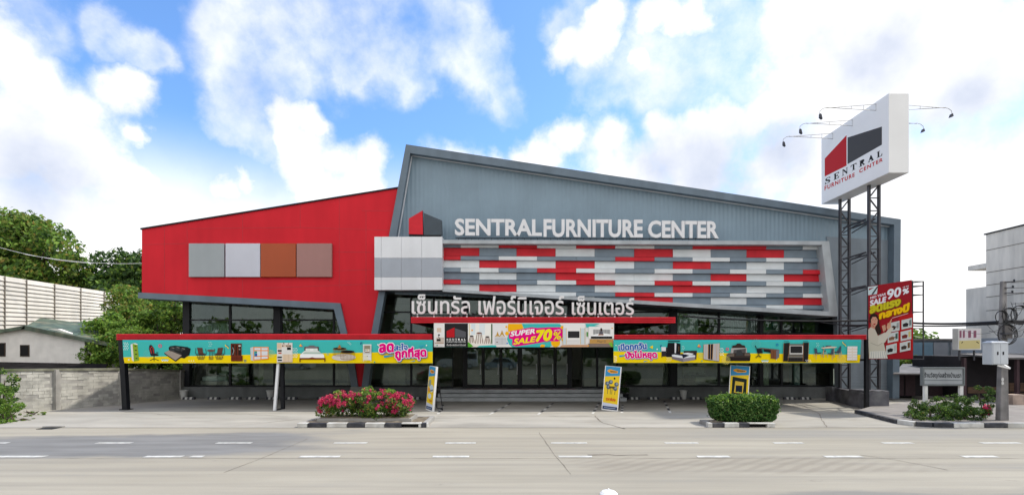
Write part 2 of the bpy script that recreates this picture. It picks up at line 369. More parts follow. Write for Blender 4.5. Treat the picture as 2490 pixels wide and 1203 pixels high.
# ------------------------------------------------------------------ materials
M = {}
M['red'] = surf('red_cladding', (0.68, 0.024, 0.038), 0.5, 0.05, 0.5, streak=0.07, spec=0.10)
M['redmetal'] = surf('red_fascia_metal', (0.66, 0.026, 0.040), 0.45, 0.08, 2.0, streak=0.1, spec=0.15)
M['slate'] = surf('slate_cladding', (0.135, 0.185, 0.235), 0.42, 0.10, 1.2, streak=0.12)
M['corr'] = surf('corrugated_sheet', (0.225, 0.315, 0.388), 0.42, 0.05, 0.8, streak=0.05, wave=('X', 0.21), wstr=0.65)
M['pier'] = surf('grey_pier_render', (0.225, 0.265, 0.305), 0.8, 0.08, 1.0, streak=0.15)
M['white'] = surf('white_panel', (0.80, 0.82, 0.85), 0.35, 0.03, 1.0, streak=0.05)
M['pgrey'] = surf('grey_panel', (0.40, 0.44, 0.50), 0.4, 0.04, 1.0, streak=0.05)
M['ledge'] = surf('pale_ledge', (0.47, 0.51, 0.54), 0.45, 0.10, 1.5, streak=0.15)
M['bgrey'] = surf('slate_board', (0.20, 0.26, 0.32), 0.4, 0.08, 2.0)
M['bwhite'] = surf('white_board', (0.74, 0.78, 0.80), 0.4, 0.05, 2.0)
M['bred'] = surf('red_board', (0.66, 0.028, 0.042), 0.4, 0.08, 2.0, spec=0.15)
M['dark'] = surf('dark_metal', (0.010, 0.011, 0.015), 0.45, 0.15, 3.0, spec=0.3)
M['steel'] = surf('dark_lattice_steel', (0.045, 0.045, 0.055), 0.5, 0.2, 4.0)
M['silver'] = surf('brushed_silver', (0.75, 0.76, 0.78), 0.35, 0.06, 4.0)
M['plinth'] = surf('plinth_render', (0.17, 0.18, 0.18), 0.85, 0.12, 1.4, streak=0.2, bump=0.2)
M['conc'] = surf('concrete', (0.36, 0.35, 0.33), 0.9, 0.15, 2.5, streak=0.2, bump=0.3)
M['step'] = surf('step_concrete', (0.42, 0.44, 0.45), 0.85, 0.12, 2.0, bump=0.2)
M['dconc'] = surf('dark_concrete', (0.13, 0.13, 0.15), 0.9, 0.25, 2.5, bump=0.3, dirtcol=(0.2, 0.21, 0.2), dirt=0.6)
M['inter'] = surf('interior_wall', (0.42, 0.40, 0.37), 0.9, 0.2, 0.5)
M['intfl'] = surf('interior_floor', (0.22, 0.21, 0.2), 0.35, 0.1, 0.5)
M['cream'] = surf('cream_cloth', (0.80, 0.80, 0.68), 0.9, 0.15, 3.0, streak=0.25)
M['kwhite'] = surf('kerb_white_paint', (0.62, 0.62, 0.60), 0.7, 0.15, 6.0, dirtcol=(0.3, 0.28, 0.25), dirt=0.7)
M['kblack'] = surf('kerb_black_paint', (0.035, 0.038, 0.050), 0.6, 0.3, 6.0, dirtcol=(0.16, 0.15, 0.14), dirt=0.6)
M['black'] = surf('black_void', (0.004, 0.004, 0.005), 0.9, 0)
M['soil'] = surf('dry_soil', (0.20, 0.165, 0.12), 0.95, 0.3, 5.0, bump=0.6)
M['line'] = surf('road_paint', (0.60, 0.60, 0.57), 0.7, 0.2, 7.0, dirtcol=(0.40, 0.38, 0.33), dirt=0.85)
M['joint'] = surf('joint_sealant', (0.19, 0.165, 0.135), 0.9, 0.3, 4.0)
M['bark'] = surf('bark', (0.10, 0.075, 0.055), 0.95, 0.3, 4.0, bump=0.6)
M['pot'] = surf('white_plastic_pot', (0.66, 0.66, 0.64), 0.5, 0.08, 4.0)
M['cable'] = surf('black_cable', (0.012, 0.012, 0.014), 0.5, 0)
M['gwhite'] = surf('glossy_white_sheet', (0.86, 0.86, 0.86), 0.4, 0.02, 1.0)

def glass(name, tint, refl=1.0):
    m = bpy.data.materials.new(name); m.use_nodes = True; nt = m.node_tree; N = nt.nodes; L = nt.links; N.clear()
    o = N.new('ShaderNodeOutputMaterial'); t = N.new('ShaderNodeBsdfTransparent'); t.inputs[0].default_value = (*tint, 1)
    g = N.new('ShaderNodeBsdfGlossy'); g.inputs['Roughness'].default_value = 0.015; g.inputs[0].default_value = (0.9, 1, 0.97, 1)
    f = N.new('ShaderNodeFresnel'); f.inputs[0].default_value = 1.5
    k = N.new('ShaderNodeMath'); k.operation = 'MULTIPLY_ADD'; k.use_clamp = True; k.inputs[1].default_value = refl; k.inputs[2].default_value = 0.008; L.new(f.outputs[0], k.inputs[0])
    x = N.new('ShaderNodeMixShader'); L.new(k.outputs[0], x.inputs[0]); L.new(t.outputs[0], x.inputs[1]); L.new(g.outputs[0], x.inputs[2]); L.new(x.outputs[0], o.inputs[0]); return m
M['glass'] = glass('shop_glass', (0.80, 0.86, 0.82), 1.0)

def road_material():
    m = bpy.data.materials.new('road_concrete'); m.use_nodes = True; nt = m.node_tree; N = nt.nodes; L = nt.links; p = N['Principled BSDF']
    p.inputs['Roughness'].default_value = 0.85; p.inputs['Specular IOR Level'].default_value = 0.25
    tc = N.new('ShaderNodeTexCoord'); V = tc.outputs['Object']
    def noise(scale, det, st=(1, 1, 1), loc=(0, 0, 0), rough=0.55):
        mp = N.new('ShaderNodeMapping'); mp.inputs['Scale'].default_value = st; mp.inputs['Location'].default_value = loc; L.new(V, mp.inputs[0])
        n = N.new('ShaderNodeTexNoise'); n.inputs['Scale'].default_value = scale; n.inputs['Detail'].default_value = det; n.inputs['Roughness'].default_value = rough; L.new(mp.outputs[0], n.inputs['Vector']); return n.outputs[0]
    def ramp(f, lo, hi, a, b):
        r = N.new('ShaderNodeMapRange'); r.interpolation_type = 'SMOOTHSTEP'; r.inputs[1].default_value = lo; r.inputs[2].default_value = hi; r.inputs[3].default_value = a; r.inputs[4].default_value = b; L.new(f, r.inputs[0]); return r.outputs[0]
    def mix(f, a, b, mode='MIX'):
        x = N.new('ShaderNodeMix'); x.data_type = 'RGBA'; x.blend_type = mode
        for s, v in ((0, f), (6, a), (7, b)):
            if isinstance(v, (int, float)): x.inputs[s].default_value = v
            elif isinstance(v, tuple): x.inputs[s].default_value = (*v, 1)
            else: L.new(v, x.inputs[s])
        return x.outputs[2]
    def ma(op, a, b):
        n = N.new('ShaderNodeMath'); n.operation = op
        for i, v in enumerate((a, b)):
            if isinstance(v, (int, float)): n.inputs[i].default_value = v
            else: L.new(v, n.inputs[i])
        return n.outputs[0]
    sep = N.new('ShaderNodeSeparateXYZ'); L.new(V, sep.inputs[0])
    base = mix(ramp(noise(0.35, 4, (0.5, 1.2, 1)), 0.35, 0.65, 0, 1), (0.342, 0.314, 0.256), (0.385, 0.355, 0.292))
    base = mix(ramp(noise(1.0, 6, (0.12, 2.4, 1), (3, 1, 0)), 0.38, 0.68, 0, 0.75), base, (0.275, 0.255, 0.215))     # wheel-track streaks
    base = mix(ramp(noise(0.9, 7, (0.22, 1.6, 1), (9, 4, 0), 0.65), 0.55, 0.75, 0, 0.5), base, (0.265, 0.258, 0.245))
    def band(v, a, b, s): return ma('MULTIPLY', ramp(v, a - s, a + s, 0, 1), ramp(v, b - s, b + s, 1, 0))
    wob = ma('MULTIPLY', ma('SUBTRACT', noise(0.5, 5, (0.6, 1.6, 1), (2, 8, 0)), 0.5), 2.0)
    yw = ma('ADD', sep.outputs['Y'], wob); xw = ma('ADD', sep.outputs['X'], ma('MULTIPLY', wob, 3.0))
    yt = ma('ADD', yw, ma('MULTIPLY', sep.outputs['X'], -0.13))
    pt = ma('MULTIPLY', band(yt, 13.1, 16.3, 0.3), ramp(xw, -7.0, -4.0, 1, 0))     # grey relaid asphalt at the left
    base = mix(pt, base, mix(ramp(noise(1.2, 5, (0.3, 2, 1)), 0.3, 0.7, 0, 1), (0.165, 0.165, 0.162), (0.225, 0.225, 0.222)))
    pr = ma('MULTIPLY', band(yw, 14.3, 15.9, 0.5), ramp(xw, 2.5, 8.0, 0, 1))
    base = mix(ma('MULTIPLY', pr, 0.5), base, (0.245, 0.243, 0.238))
    # worn brownish strip right of the middle, with slanting rake marks
    ps = ma('MULTIPLY', band(yw, 10.5, 11.75, 0.35), band(xw, 1.5, 9.0, 1.2))
    rk = N.new('ShaderNodeTexWave'); rk.inputs['Scale'].default_value = 1.1; rk.inputs['Distortion'].default_value = 2.5; rk.inputs['Detail'].default_value = 3; rk.bands_direction = 'X'
    mp = N.new('ShaderNodeMapping'); mp.inputs['Rotation'].default_value = (0, 0, 0.9); L.new(V, mp.inputs[0]); L.new(mp.outputs[0], rk.inputs[0])
    base = mix(ma('MULTIPLY', ps, ramp(rk.outputs['Fac'], 0.2, 0.9, 0.25, 0.55)), base, (0.225, 0.198, 0.162))
    pe = ma('MULTIPLY', ramp(yw, 8.75, 9.1, 1, 0), ramp(xw, 2.0, 5.0, 0, 1)); base = mix(ma('MULTIPLY', pe, 0.7), base, (0.19, 0.185, 0.18))
    gr = noise(38, 3); base = mix(ramp(gr, 0.35, 0.65, 0.0, 0.10), base, (0.16, 0.15, 0.14))
    st = ramp(noise(2.6, 8, (0.5, 1, 1), (5, 5, 0), 0.7), 0.62, 0.76, 0, 0.55); base = mix(st, base, (0.17, 0.15, 0.13))
    L.new(base, p.inputs['Base Color'])
    b = N.new('ShaderNodeBump'); b.inputs['Strength'].default_value = 0.25; b.inputs['Distance'].default_value = 0.01; L.new(gr, b.inputs['Height']); L.new(b.outputs[0], p.inputs['Normal'])
    return m
M['road'] = road_material()
M['plaza'] = surf('forecourt_concrete', (0.385, 0.365, 0.325), 0.85, 0.16, 0.9, bump=0.3, bscale=45, dirtcol=(0.22, 0.215, 0.20), dirt=0.55, stretch=(0.5, 1.3, 1), spec=0.25)
M['walk'] = surf('sidewalk_concrete', (0.27, 0.25, 0.235), 0.9, 0.2, 1.2, bump=0.3, dirtcol=(0.16, 0.14, 0.14), dirt=0.6)
M['earth'] = surf('dusty_ground', (0.22, 0.20, 0.15), 0.95, 0.3, 0.4, bump=0.4)

# ------------------------------------------------------------------ ground, road, forecourt
g = MB(); g.box(-900, 900, -200, 1400, -1.0, -0.03, M['earth']); struct('ground', g)
g = MB(); g.face([(-300, -9, 0), (300, -9, 0), (300, 16.25, 0), (-300, 16.25, 0)], M['road']); struct('road', g)
KY = 16.25
g = MB(); g.face([(x, y, 0.006) for x, y in ((-19.6, KY), (14.2, KY), (14.2, 21.0), (20.2, 24.5), (20.2, 26.4), (-19.6, 26.4))], M['plaza']); struct('forecourt', g)
g = MB()   # raised sidewalk at the right with its lowered corner
g.plan([(13.4, 19.9), (13.15, 18.4), (12.92, 17.1), (13.08, 16.6), (13.4, 16.42), (60, 16.42), (60, 26), (20.3, 26), (20.3, 24.6), (15.0, 21.3)], -0.1, 0.13, M['walk']); struct('sidewalk', g)
g = MB(); g.face([(x, y, 0.004) for x, y in ((-80, KY), (-19.6, KY), (-19.6, 34), (-80, 34))], M['soil']); struct('verge', g)

g = MB()
for d, y, lst in ((11.9, 0.19, ((-40, 110), (352, 445), (465, 495), (730, 827), (1052, 1140), (1358, 1440), (1695, 1775), (2005, 2095), (2340, 2425))),
                  (13.62, 0.17, ((-60, 20), (235, 320), (527, 612), (812, 892), (1083, 1157), (1340, 1427), (1616, 1698), (1880, 1953), (2145, 2220), (2385, 2480)))):
    for a, b in lst:
        x0, x1 = X(a, d), X(b, d); n = 5; e = [rng.uniform(-0.015, 0.015) for _ in range(4)]
        g.face([(x0 + e[0], d - y / 2, 0.008), (x1 + e[1], d - y / 2 + 0.01, 0.008), (x1 + e[2], d + y / 2, 0.008), (x0 + e[3], d + y / 2 - 0.01, 0.008)], M['line'])
struct('lane_markings', g)
def crackline(mb, pts, w, z, mat, jit=0.02):
    fine = []
    for (x0, y0), (x1, y1) in zip(pts, pts[1:]):
        n = max(1, int(math.hypot(x1 - x0, y1 - y0) / 0.35))
        fine += [(x0 + (x1 - x0) * i / n + rng.gauss(0, jit), y0 + (y1 - y0) * i / n + rng.gauss(0, jit)) for i in range(n)]
    fine.append(pts[-1]); L_, R_ = [], []
    for i, (x, y) in enumerate(fine):
        a, b = fine[max(0, i - 1)], fine[min(len(fine) - 1, i + 1)]; dx, dy = b[0] - a[0], b[1] - a[1]; l = math.hypot(dx, dy) or 1
        ww = w * rng.uniform(0.4, 1.3) / 2; L_.append((x - dy / l * ww, y + dx / l * ww, z)); R_.append((x + dy / l * ww, y - dx / l * ww, z))
    for i in range(len(fine) - 1): mb.face([R_[i], R_[i + 1], L_[i + 1], L_[i]], mat)
def G(px, py): d = F * CZ / (py - HY); return (X(px, d), d)
g = MB()
crackline(g, [G(748, 1066), G(640, 1112), G(545, 1148)], 0.022, 0.004, M['joint'], 0.006)
crackline(g, [G(1310, 1050), G(1348, 1105), G(1388, 1152)], 0.020, 0.004, M['joint'], 0.006)
crackline(g, [G(2090, 1105), G(2180, 1118), G(2305, 1142)], 0.022, 0.004, M['joint'], 0.008)
crackline(g, [(-30, 11.72), (-9, 11.70), (2.2, 11.72), (30, 11.7)], 0.016, 0.004, M['joint'], 0.008)
crackline(g, [G(1430, 1106), G(1475, 1104), G(1500, 1106), G(1575, 1105)], 0.09, 0.0045, M['joint'], 0.02)
crackline(g, [(-20, KY + 0.02), (-7, KY), (13, KY + 0.03)], 0.03, 0.0085, M['joint'], 0.01)
crackline(g, [G(1445, 1010), G(1465, 1028), G(1520, 1042)], 0.05, 0.0105, M['joint'], 0.02)
crackline(g, [G(1060, 1012), G(1250, 1011), G(1440, 1012)], 0.035, 0.0105, M['joint'], 0.03)
crackline(g, [G(1640, 1000), G(1720, 1004)], 0.04, 0.0105, M['joint'], 0.02)
crackline(g, [G(1900, 985), G(1960, 990), G(2050, 985)], 0.05, 0.0105, M['joint'], 0.02)
crackline(g, [G(1900, 1002), G(1990, 1000), G(2090, 1003)], 0.03, 0.0105, M['joint'], 0.02)
crackline(g, [G(1950, 985), G(1990, 1005), G(2010, 1038)], 0.03, 0.0105, M['joint'], 0.02)
crackline(g, [G(300, 1000), G(420, 1010), G(560, 1005), G(700, 1012)], 0.03, 0.0105, M['joint'], 0.04)
crackline(g, [G(560, 1036), G(640, 1028), G(735, 1018)], 0.03, 0.0105, M['joint'], 0.02)
struct('pavement_joints', g)
# parking bay lines, painted black and white
g = MB()
for a, b in (((1065, 1007), (1078, 984)), ((1190, 1008), (1242, 980)), ((1308, 1008), (1345, 980)), ((1441, 1006), (1457, 979)), ((1512, 1004), (1514, 984)), ((1630, 1004), (1615, 974))):
    (x0, y0), (x1, y1) = G(*a), G(*b); n = 6
    for i in range(n):
        t0, t1 = i / n, (i + 1) / n; w = 0.05
        g.face([(x0 + (x1 - x0) * t0 - w, y0 + (y1 - y0) * t0, 0.0145), (x0 + (x1 - x0) * t0 + w, y0 + (y1 - y0) * t0, 0.0145), (x0 + (x1 - x0) * t1 + w, y0 + (y1 - y0) * t1, 0.0145), (x0 + (x1 - x0) * t1 - w, y0 + (y1 - y0) * t1, 0.0145)], M['kblack'] if i % 2 else M['kwhite'])
struct('parking_markings', g)

# ------------------------------------------------------------------ the showroom building
DR, DG = 25.0, 26.2
store = thing('showroom_building', 'furniture showroom with red left wing and tall slanted grey corrugated gable', 'building', (0, 26, 0))
b = MB(); b.prism(px2xz([(345, 557), (970, 456.5), (955, 575), (922.5, 709), (904.6, 808), (888, 885), (881, 939), (872, 939), (864, 885), (845, 808), (829, 737), (345, 711)], DR), DR, DR + 0.45, M['red'])
b.prism(px2xz([(345, 557), (968, 457), (955, 575), (925, 700), (345, 708)], DR), DR + 0.45, 38, M['red']); b.build('red_wall', store)
b = MB()   # thin capping and panel seams of the red wall
b.prism(px2xz([(343, 558.5), (343, 555), (968, 455), (968, 458.5)], DR), DR - 0.06, DR + 0.6, M['dark']); b.build('wall_capping', store)
b = MB()
def seam(x0, y0, x1, y1, w=0.018):
    p, q = W(x0, y0, DR - 0.002), W(x1, y1, DR - 0.002); b.bar(p, q, 0.006, w, M['seam']) if abs(x1 - x0) > abs(y1 - y0) else b.bar(p, q, w, 0.006, M['seam'], up=(0, 1, 0))
M['seam'] = surf('seam_sealant', (0.50, 0.022, 0.034), 0.6, 0.1)
for s_ in ((455, 540, 455, 712), (590, 519, 590, 590), (590, 678, 590, 722), (730, 496, 730, 555), (825, 481, 825, 700), (890, 512, 890, 706), (345, 595, 455, 592), (455, 556, 730, 553), (730, 553, 960, 560), (880, 512, 962, 513), (815, 612, 905, 613), (815, 658, 905, 655), (640, 700, 905, 690), (400, 548, 400, 711)): seam(*s_)
b.build('panel_seams', store)
b = MB(); b.prism(px2xz([(340, 711), (829, 737), (845, 808), (864, 885), (872, 939), (856, 939), (847, 885), (829, 808), (814, 752), (340, 725)], DR), DR - 0.12, DR + 0.3, M['slate']); b.build('trim_band', store)
b = MB(); b.prism(px2xz([(922.5, 709), (938, 709), (920.5, 809), (904, 885), (897, 939), (881, 939), (888, 885), (904.6, 809)], DR), DR - 0.12, DR + 0.3, M['slate']); b.build('funnel_trim', store)
b = MB(); b.prism(px2xz([(340, 724.5), (828, 751.5), (828, 747), (340, 720)], DR), DR + 0.3, DG + 0.1, M['slate'])
b.build('soffit', store)
b = MB(); b.box(X(855, DR), X(900, DR), DR - 0.18, DR + 0.5, 0, Z(940, DR - 0.18), M['conc']); b.build('funnel_pedestal', store)
for (x0, x1, col, nm) in ((463, 548.5, (0.36, 0.40, 0.42), 'grey colour panel'), (552, 635.5, (0.60, 0.62, 0.70), 'pale lilac colour panel'), (637, 722, (0.42, 0.068, 0.008), 'burnt orange colour panel'), (724, 809, (0.38, 0.19, 0.17), 'dusty pink colour panel')):
    b = MB(); b.box(X(x0, DR), X(x1, DR), DR - 0.14, DR, Z(674, DR), Z(593, DR), surf('colour_panel', col, 0.45, 0.04, 0.6, streak=0.05))
    o = b.build('colour_panel', store, bevel=0.015); o['label'] = nm
# gable
b = MB(); b.prism(px2xz([(995, 366), (2177, 540), (2177, 760), (960, 715), (955, 575)], DR + 0.3), DR + 0.3, DR + 0.5, M['corr']); b.build('gable_wall', store)
b = MB(); b.prism(px2xz([(2010, 575), (2177, 585), (2177, 967), (2040, 967), (2036, 760)], DR + 0.26), DR + 0.26, DR + 0.6, M['pier'])
for i in range(9): b.box(X(2062, DR + .26), X(2166, DR + .26), DR + 0.235, DR + 0.26, Z(945 - i * 7.5, DR + .26), Z(945 - i * 7.5, DR + .26) + 0.10, M['pier'])
b.build('corner_pier', store)
b = MB(); b.prism([(X(x, DR), Z(y, DR)) for x, y in ((990, 357), (2183, 535), (2180, 900), (2100, 900), (2040, 700), (960, 700), (951, 575))], DR + 0.5, 46, M['slate']); b.build('gable_roof', store)
b = MB(); b.prism(px2xz([(988.6, 354), (2185, 535), (2181, 967), (2165, 967), (2169, 548), (999, 375), (965, 577), (947, 577)], DR), DR - 0.15, DR + 0.45, M['slate']); b.build('gable_frame', store)
b = MB()
b.bar(W(1001.5, 378, DR + .2), W(968.5, 577, DR + .2), 0.06, 0.08, M['white'], up=(0, 1, 0)); b.bar(W(1001, 378.5, DR + .2), W(2166, 551.5, DR + .2), 0.08, 0.05, M['white'])
b.bar(W(2164, 552, DR + .2), W(2161, 940, DR + .2), 0.04, 0.08, M['ledge'], up=(0, 1, 0)); b.build('gable_edging', store)
# white panel box
DB = 24.35
b = MB(); b.box(X(910.5, DB), X(1075.5, DB), DB + 0.03, DR + 0.35, Z(704, DB), Z(576, DB), M['white'])
cols = (910, 927, 976, 1025, 1076); rows = (575, 627, 673.5, 705)
for i in range(4):
    for j in range(3): b.box(X(cols[i], DB) + .009, X(cols[i + 1], DB) - .009, DB, DB + 0.035, Z(rows[j + 1], DB) + .009, Z(rows[j], DB) - .009, M['pgrey'] if j == 1 else M['white'])
b.build('panel_box', store)
# colour screen in its frame
b = MB(); DF = 24.4
b.prism(px2xz([(1076, 583), (2016, 586), (2038, 761), (2036, 769), (1076, 708.5), (1076, 702), (2016, 757), (1999, 595), (1076, 592)], DF), DF, DR + 0.3, M['ledge']); b.build('screen_frame', store)
b = MB(); b.prism(px2xz([(1076, 709.5), (2036, 770), (2036, 767), (1076, 706.5)], DF), DF + 0.7, DG + 0.1, M['slate'])
b.prism(px2xz([(912, 704.5), (1076, 709.5), (1076, 706), (912, 701)], DF), DF + 0.5, DG + 0.1, M['slate']); b.build('screen_soffit', store)
thick = [1000, 1165.4, 1256, 1351, 1446, 1542, 1636, 1728, 1815, 1906, 2060]; thin = [1000, 1120, 1212.5, 1306, 1401, 1496, 1591.5, 1684, 1775, 1863, 1952, 2060]
SCR = [(592, 601.5, 'GWRWRWGRRGW'), (602.5, 622, 'RGRWGRWGRG'), (622, 631.5, 'RGWGGRGWGWG'), (632.5, 650.5, 'WRWRWGRGWG'), (650.5, 661, 'GWGRWGWGWGR'), (662, 679, 'GWGRWWGRWR'),
       (679.5, 690, 'RGGWRWRWGWG'), (691, 708, 'WRWGWGRGWG'), (708.5, 718, 'WWWWGRWGWGW'), (719, 736, 'WWWWGRGWGR'), (736.5, 746, 'GGGGGGGGGWG'), (747, 765, 'GWGRGGWGRG')]
b = MB(); DS = 24.95
for r, (y0, y1, cs) in enumerate(SCR):
    xs = thin if r % 2 == 0 else thick; dep = 0.16 if r % 2 == 0 else 0.03
    for i, ch in enumerate(cs):
        xa, xb = max(xs[i], 1077), xs[i + 1]
        sl = lambda x: (x - 1077) / 923 * 5.5
        lim = lambda y: 1993.5 + (y + 5 - 600) / 152 * 19
        ybot = lambda x: 706 + (x - 1077) / 936 * 53
        pts = [(xa, y0 + sl(xa)), (min(xb, lim(y0)), y0 + sl(min(xb, lim(y0)))), (min(xb, lim(y1)), y1 + sl(min(xb, lim(y1)))), (xa, y1 + sl(xa))]
        if pts[0][1] > ybot(xa) and pts[1][1] > ybot(pts[1][0]): continue
        pts[2] = (pts[2][0], min(pts[2][1], ybot(pts[2][0]))); pts[3] = (pts[3][0], min(pts[3][1], ybot(xa)))
        if pts[2][1] <= pts[1][1] or pts[3][1] <= pts[0][1]: continue
        q = px2xz([(pts[0][0] + .25, pts[0][1] + .25), (pts[1][0] - .25, pts[1][1] + .25), (pts[2][0] - .25, pts[2][1] - .25), (pts[3][0] + .25, pts[3][1] - .25)], DS - dep)
        b.prism(q, DS - dep - rng.uniform(0, .02), DS + 0.1, M[{'R': 'bred', 'G': 'bgrey', 'W': 'bwhite'}[ch]])
b.prism(px2xz([(1076, 590), (2003, 592), (2020, 760), (1076, 703)], DS), DS + 0.1, DS + 0.15, M['bgrey']); b.build('colour_screen', store)

# plinth, glazing, doors, steps, interior
zs = Z(939, DG)
b = MB(); b.box(X(447, DG), X(1055, DG), DG - 0.25, DG + 0.25, 0, zs - 0.01, M['plinth']); b.build('plinth', store)
b = MB(); b.box(X(1500, DG), X(2040, DG), DG - 0.25, DG + 0.25, 0, zs - 0.01, M['plinth']); b.build('plinth', store)
b = MB()
for k, (d0, h) in enumerate(((24.45, 0.17), (24.8, 0.34), (25.15, 0.52))): b.box(X(1058 - k * 2, 24.5) + k * .12, X(1524, 24.5) - k * .12, d0, DG - 0.05, 0 if k == 0 else h - 0.17, h, M['step'])
b.build('entrance_steps', store, bevel=0.02)
b = MB(); b.box(X(1130, 25.3), X(1402, 25.3), 25.25, 25.45, 0.522, 0.535, surf('red_mat', (0.18, 0.02, 0.025), 0.9, 0.2, 8)); one('entrance_mat', b, 'narrow dark red mat strip lying on the top entrance step', 'mat')
ZT = 5.35
def window(x0, x1, door=False, z0=zs):
    a, c = X(x0, DG), X(x1, DG); w = MB()
    w.box(a, a + .05, DG - .05, DG + .05, z0, ZT, M['dark']); w.box(c - .05, c, DG - .05, DG + .05, z0, ZT, M['dark'])
    for z in (z0, 3.25, 3.95 if x1 < 900 else 4.35): w.box(a + .05, c - .05, DG - .05, DG + .05, z, z + .07, M['dark'])
    f = w.build('window', store); p = MB(); p.box(a + .04, c - .04, DG + .005, DG + .012, z0, ZT, M['glass']); p.build('pane', f)
for a, c in ((447, 560), (560, 668), (684, 812), (812, 870)): window(a, c)
for a, c in ((893, 1000), (1000, 1055)): window(a, c)
for a, c in ((1055, 1102), (1414, 1452), (1452, 1500)): window(a, c, z0=0.52)
for a, c in ((1500, 1629), (1644, 1748), (1748, 1845), (1853, 1900), (1900, 2038)): window(a, c)
# entrance doors under a glazed transom
w = MB(); a, c = X(1102, DG), X(1414, DG); w.box(a, c, DG - .06, DG + .06, 2.62, 2.75, M['dark'])
for x in (1131, 1264, 1385): w.box(X(x, DG) - .12, X(x, DG) + .12, DG - .06, DG + .06, 0.52, ZT, M['dark'])
f = w.build('door_surround', store); p = MB(); p.box(a, c, DG + .005, DG + .012, 2.7, ZT, M['glass']); p.build('pane', f)
for (x0, x1) in ((1131, 1175), (1175, 1218), (1218, 1264), (1264, 1311), (1311, 1350), (1350, 1385)):
    a, c = X(x0, DG) + .02, X(x1, DG) - .02; w = MB()
    w.box(a, a + .06, DG - .04, DG + .03, .54, 2.6, M['dark']); w.box(c - .06, c, DG - .04, DG + .03, .54, 2.6, M['dark']); w.box(a + .06, c - .06, DG - .04, DG + .03, .54, .68, M['dark']); w.box(a + .06, c - .06, DG - .04, DG + .03, 2.5, 2.6, M['dark'])
    d = w.build('door', store); p = MB(); p.box(a + .05, c - .05, DG, DG + .007, .6, 2.55, M['glass']); p.build('pane', d)
    h = MB(); h.tube([(c - .12, DG - .09, 1.2), (c - .12, DG - .09, 1.75)], .018, M['silver']); h.bar((c - .12, DG - .09, 1.25), (c - .12, DG - .03, 1.25), .02, .02, M['silver']); h.bar((c - .12, DG - .09, 1.7), (c - .12, DG - .03, 1.7), .02, .02, M['silver']); h.build('handle', d)
for x0, x1 in ((668, 684), (1629, 1644), (1845, 1853), (447, 463)): b = MB(); b.box(X(x0, DG), X(x1, DG), DG - .1, DG + .3, zs, ZT, M['dark']); b.build('dark_column', store)
b = MB(); xl, xr = X(447, DG), X(2040, DG)
b.box(xl, xr, DG + .3, 34, .40, .52, M['intfl']); b.box(xl, xr, 33.9, 34.1, .5, 5.5, M['inter']); b.box(xl, xr, DG + .3, 34, 5.4, 5.5, M['inter']); b.box(xl - .1, xl, DG + .41, 34, 0, 5.4, M['inter']); b.box(xr, xr + .1, DG + .61, 34, 0, 5.4, M['inter'])
b.box(xl, xr, DG + 1.8, 34, 3.1, 3.25, M['inter']); b.build('interior', store)
# ------------------------------------------------------------------ things behind the glass
def curtain(px0, px1, d, z0, z1, label, mat=None):
    m = MB(); a, c = X(px0, d), X(px1, d); n = max(6, int((c - a) / .06)); pr = [(a + (c - a) * i / n, d + (.03 if i % 2 else -.03)) for i in range(n + 1)]
    m.mesh([(x, y, z) for z in (z0, z1) for x, y in pr] + [(x, y + .02, z) for z in (z0, z1) for x, y in pr], [(i, i + 1, n + 2 + i, n + 1 + i) for i in range(n)] + [(2 * n + 2 + i, 3 * n + 3 + i, 3 * n + 4 + i, 2 * n + 3 + i) for i in range(n)], mat or M['cream'])
    return one('curtain', m, label, 'curtain', 'curtains behind the showroom glass')
curtain(630, 641, 26.6, .55, 3.0, 'narrow cream drape behind the left ground floor window')
curtain(1640, 1697, 26.7, 3.3, 4.45, 'broad pale blind in the upper window right of the centre canopy', surf('pale_blind', (.74, .82, .80), .9, .1, 2))
curtain(1752, 1846, 26.7, 3.3, 4.4, 'widest pale blind in the upper window above the right banner', surf('pale_blind', (.66, .76, .77), .9, .15, 2))
curtain(1612, 1628, 26.7, .6, 2.6, 'short cream drape beside the dark column at the right')
curtain(1856, 1869, 26.6, .6, 3.0, 'tall pale green drape beside the striped board', surf('pale_drape', (.78, .84, .70), .9, .1, 2))
curtain(465, 560, 26.8, 3.3, 3.85, 'pale blind in the upper window under the red wing', surf('pale_blind', (.50, .56, .55), .9, .15, 2))
def bed(px0, px1, d, label, col):
    a, c = X(px0, d), X(px1, d); t = thing('display_bed', label, 'bed', ((a + c) / 2, d, .52)); k = surf('bed_linen', col, .8, .06)
    m = MB(); m.box(a, c, d, d + 1.9, .60, .82, M['inter']); m.build('bed_frame', t); m = MB(); m.box(a + .04, c - .04, d + .04, d + 1.8, .82, 1.06, k); m.build('mattress', t, bevel=.06)
    m = MB(); m.box(a, c, d + 1.9, d + 2.0, .55, 1.5, k); m.build('headboard', t)
    for i in (0, 1): m = MB(); x = a + (c - a) * (.1 + .45 * i); m.box(x, x + (c - a) * .35, d + 1.35, d + 1.75, 1.06, 1.2, k); m.build('pillow', t, bevel=.06)
bed(488, 552, 26.9, 'white display bed inside the left window', (.80, .86, .86))
bed(1690, 1745, 26.9, 'cream display bed inside the right window', (.80, .80, .68))
def cabinet(px0, px1, d, h, label, col):
    a, c = X(px0, d), X(px1, d); t = thing('display_cabinet', label, 'cabinet', ((a + c) / 2, d, .52), 'display cabinets in the showroom'); k = surf('cabinet_board', col, .5, .1)
    m = MB(); m.box(a, c, d, d + .45, .53, .53 + h, k); m.build('carcass', t)
    for i in (0, 1): m = MB(); m.box(a + (c - a) * .5 * i + .02, a + (c - a) * .5 * (i + 1) - .02, d - .02, d - .002, .58, .48 + h, k); m.build('cabinet_door', t)
cabinet(1930, 1945, 26.8, 1.1, 'small teal cabinet inside the far right window', (.28, .40, .40))
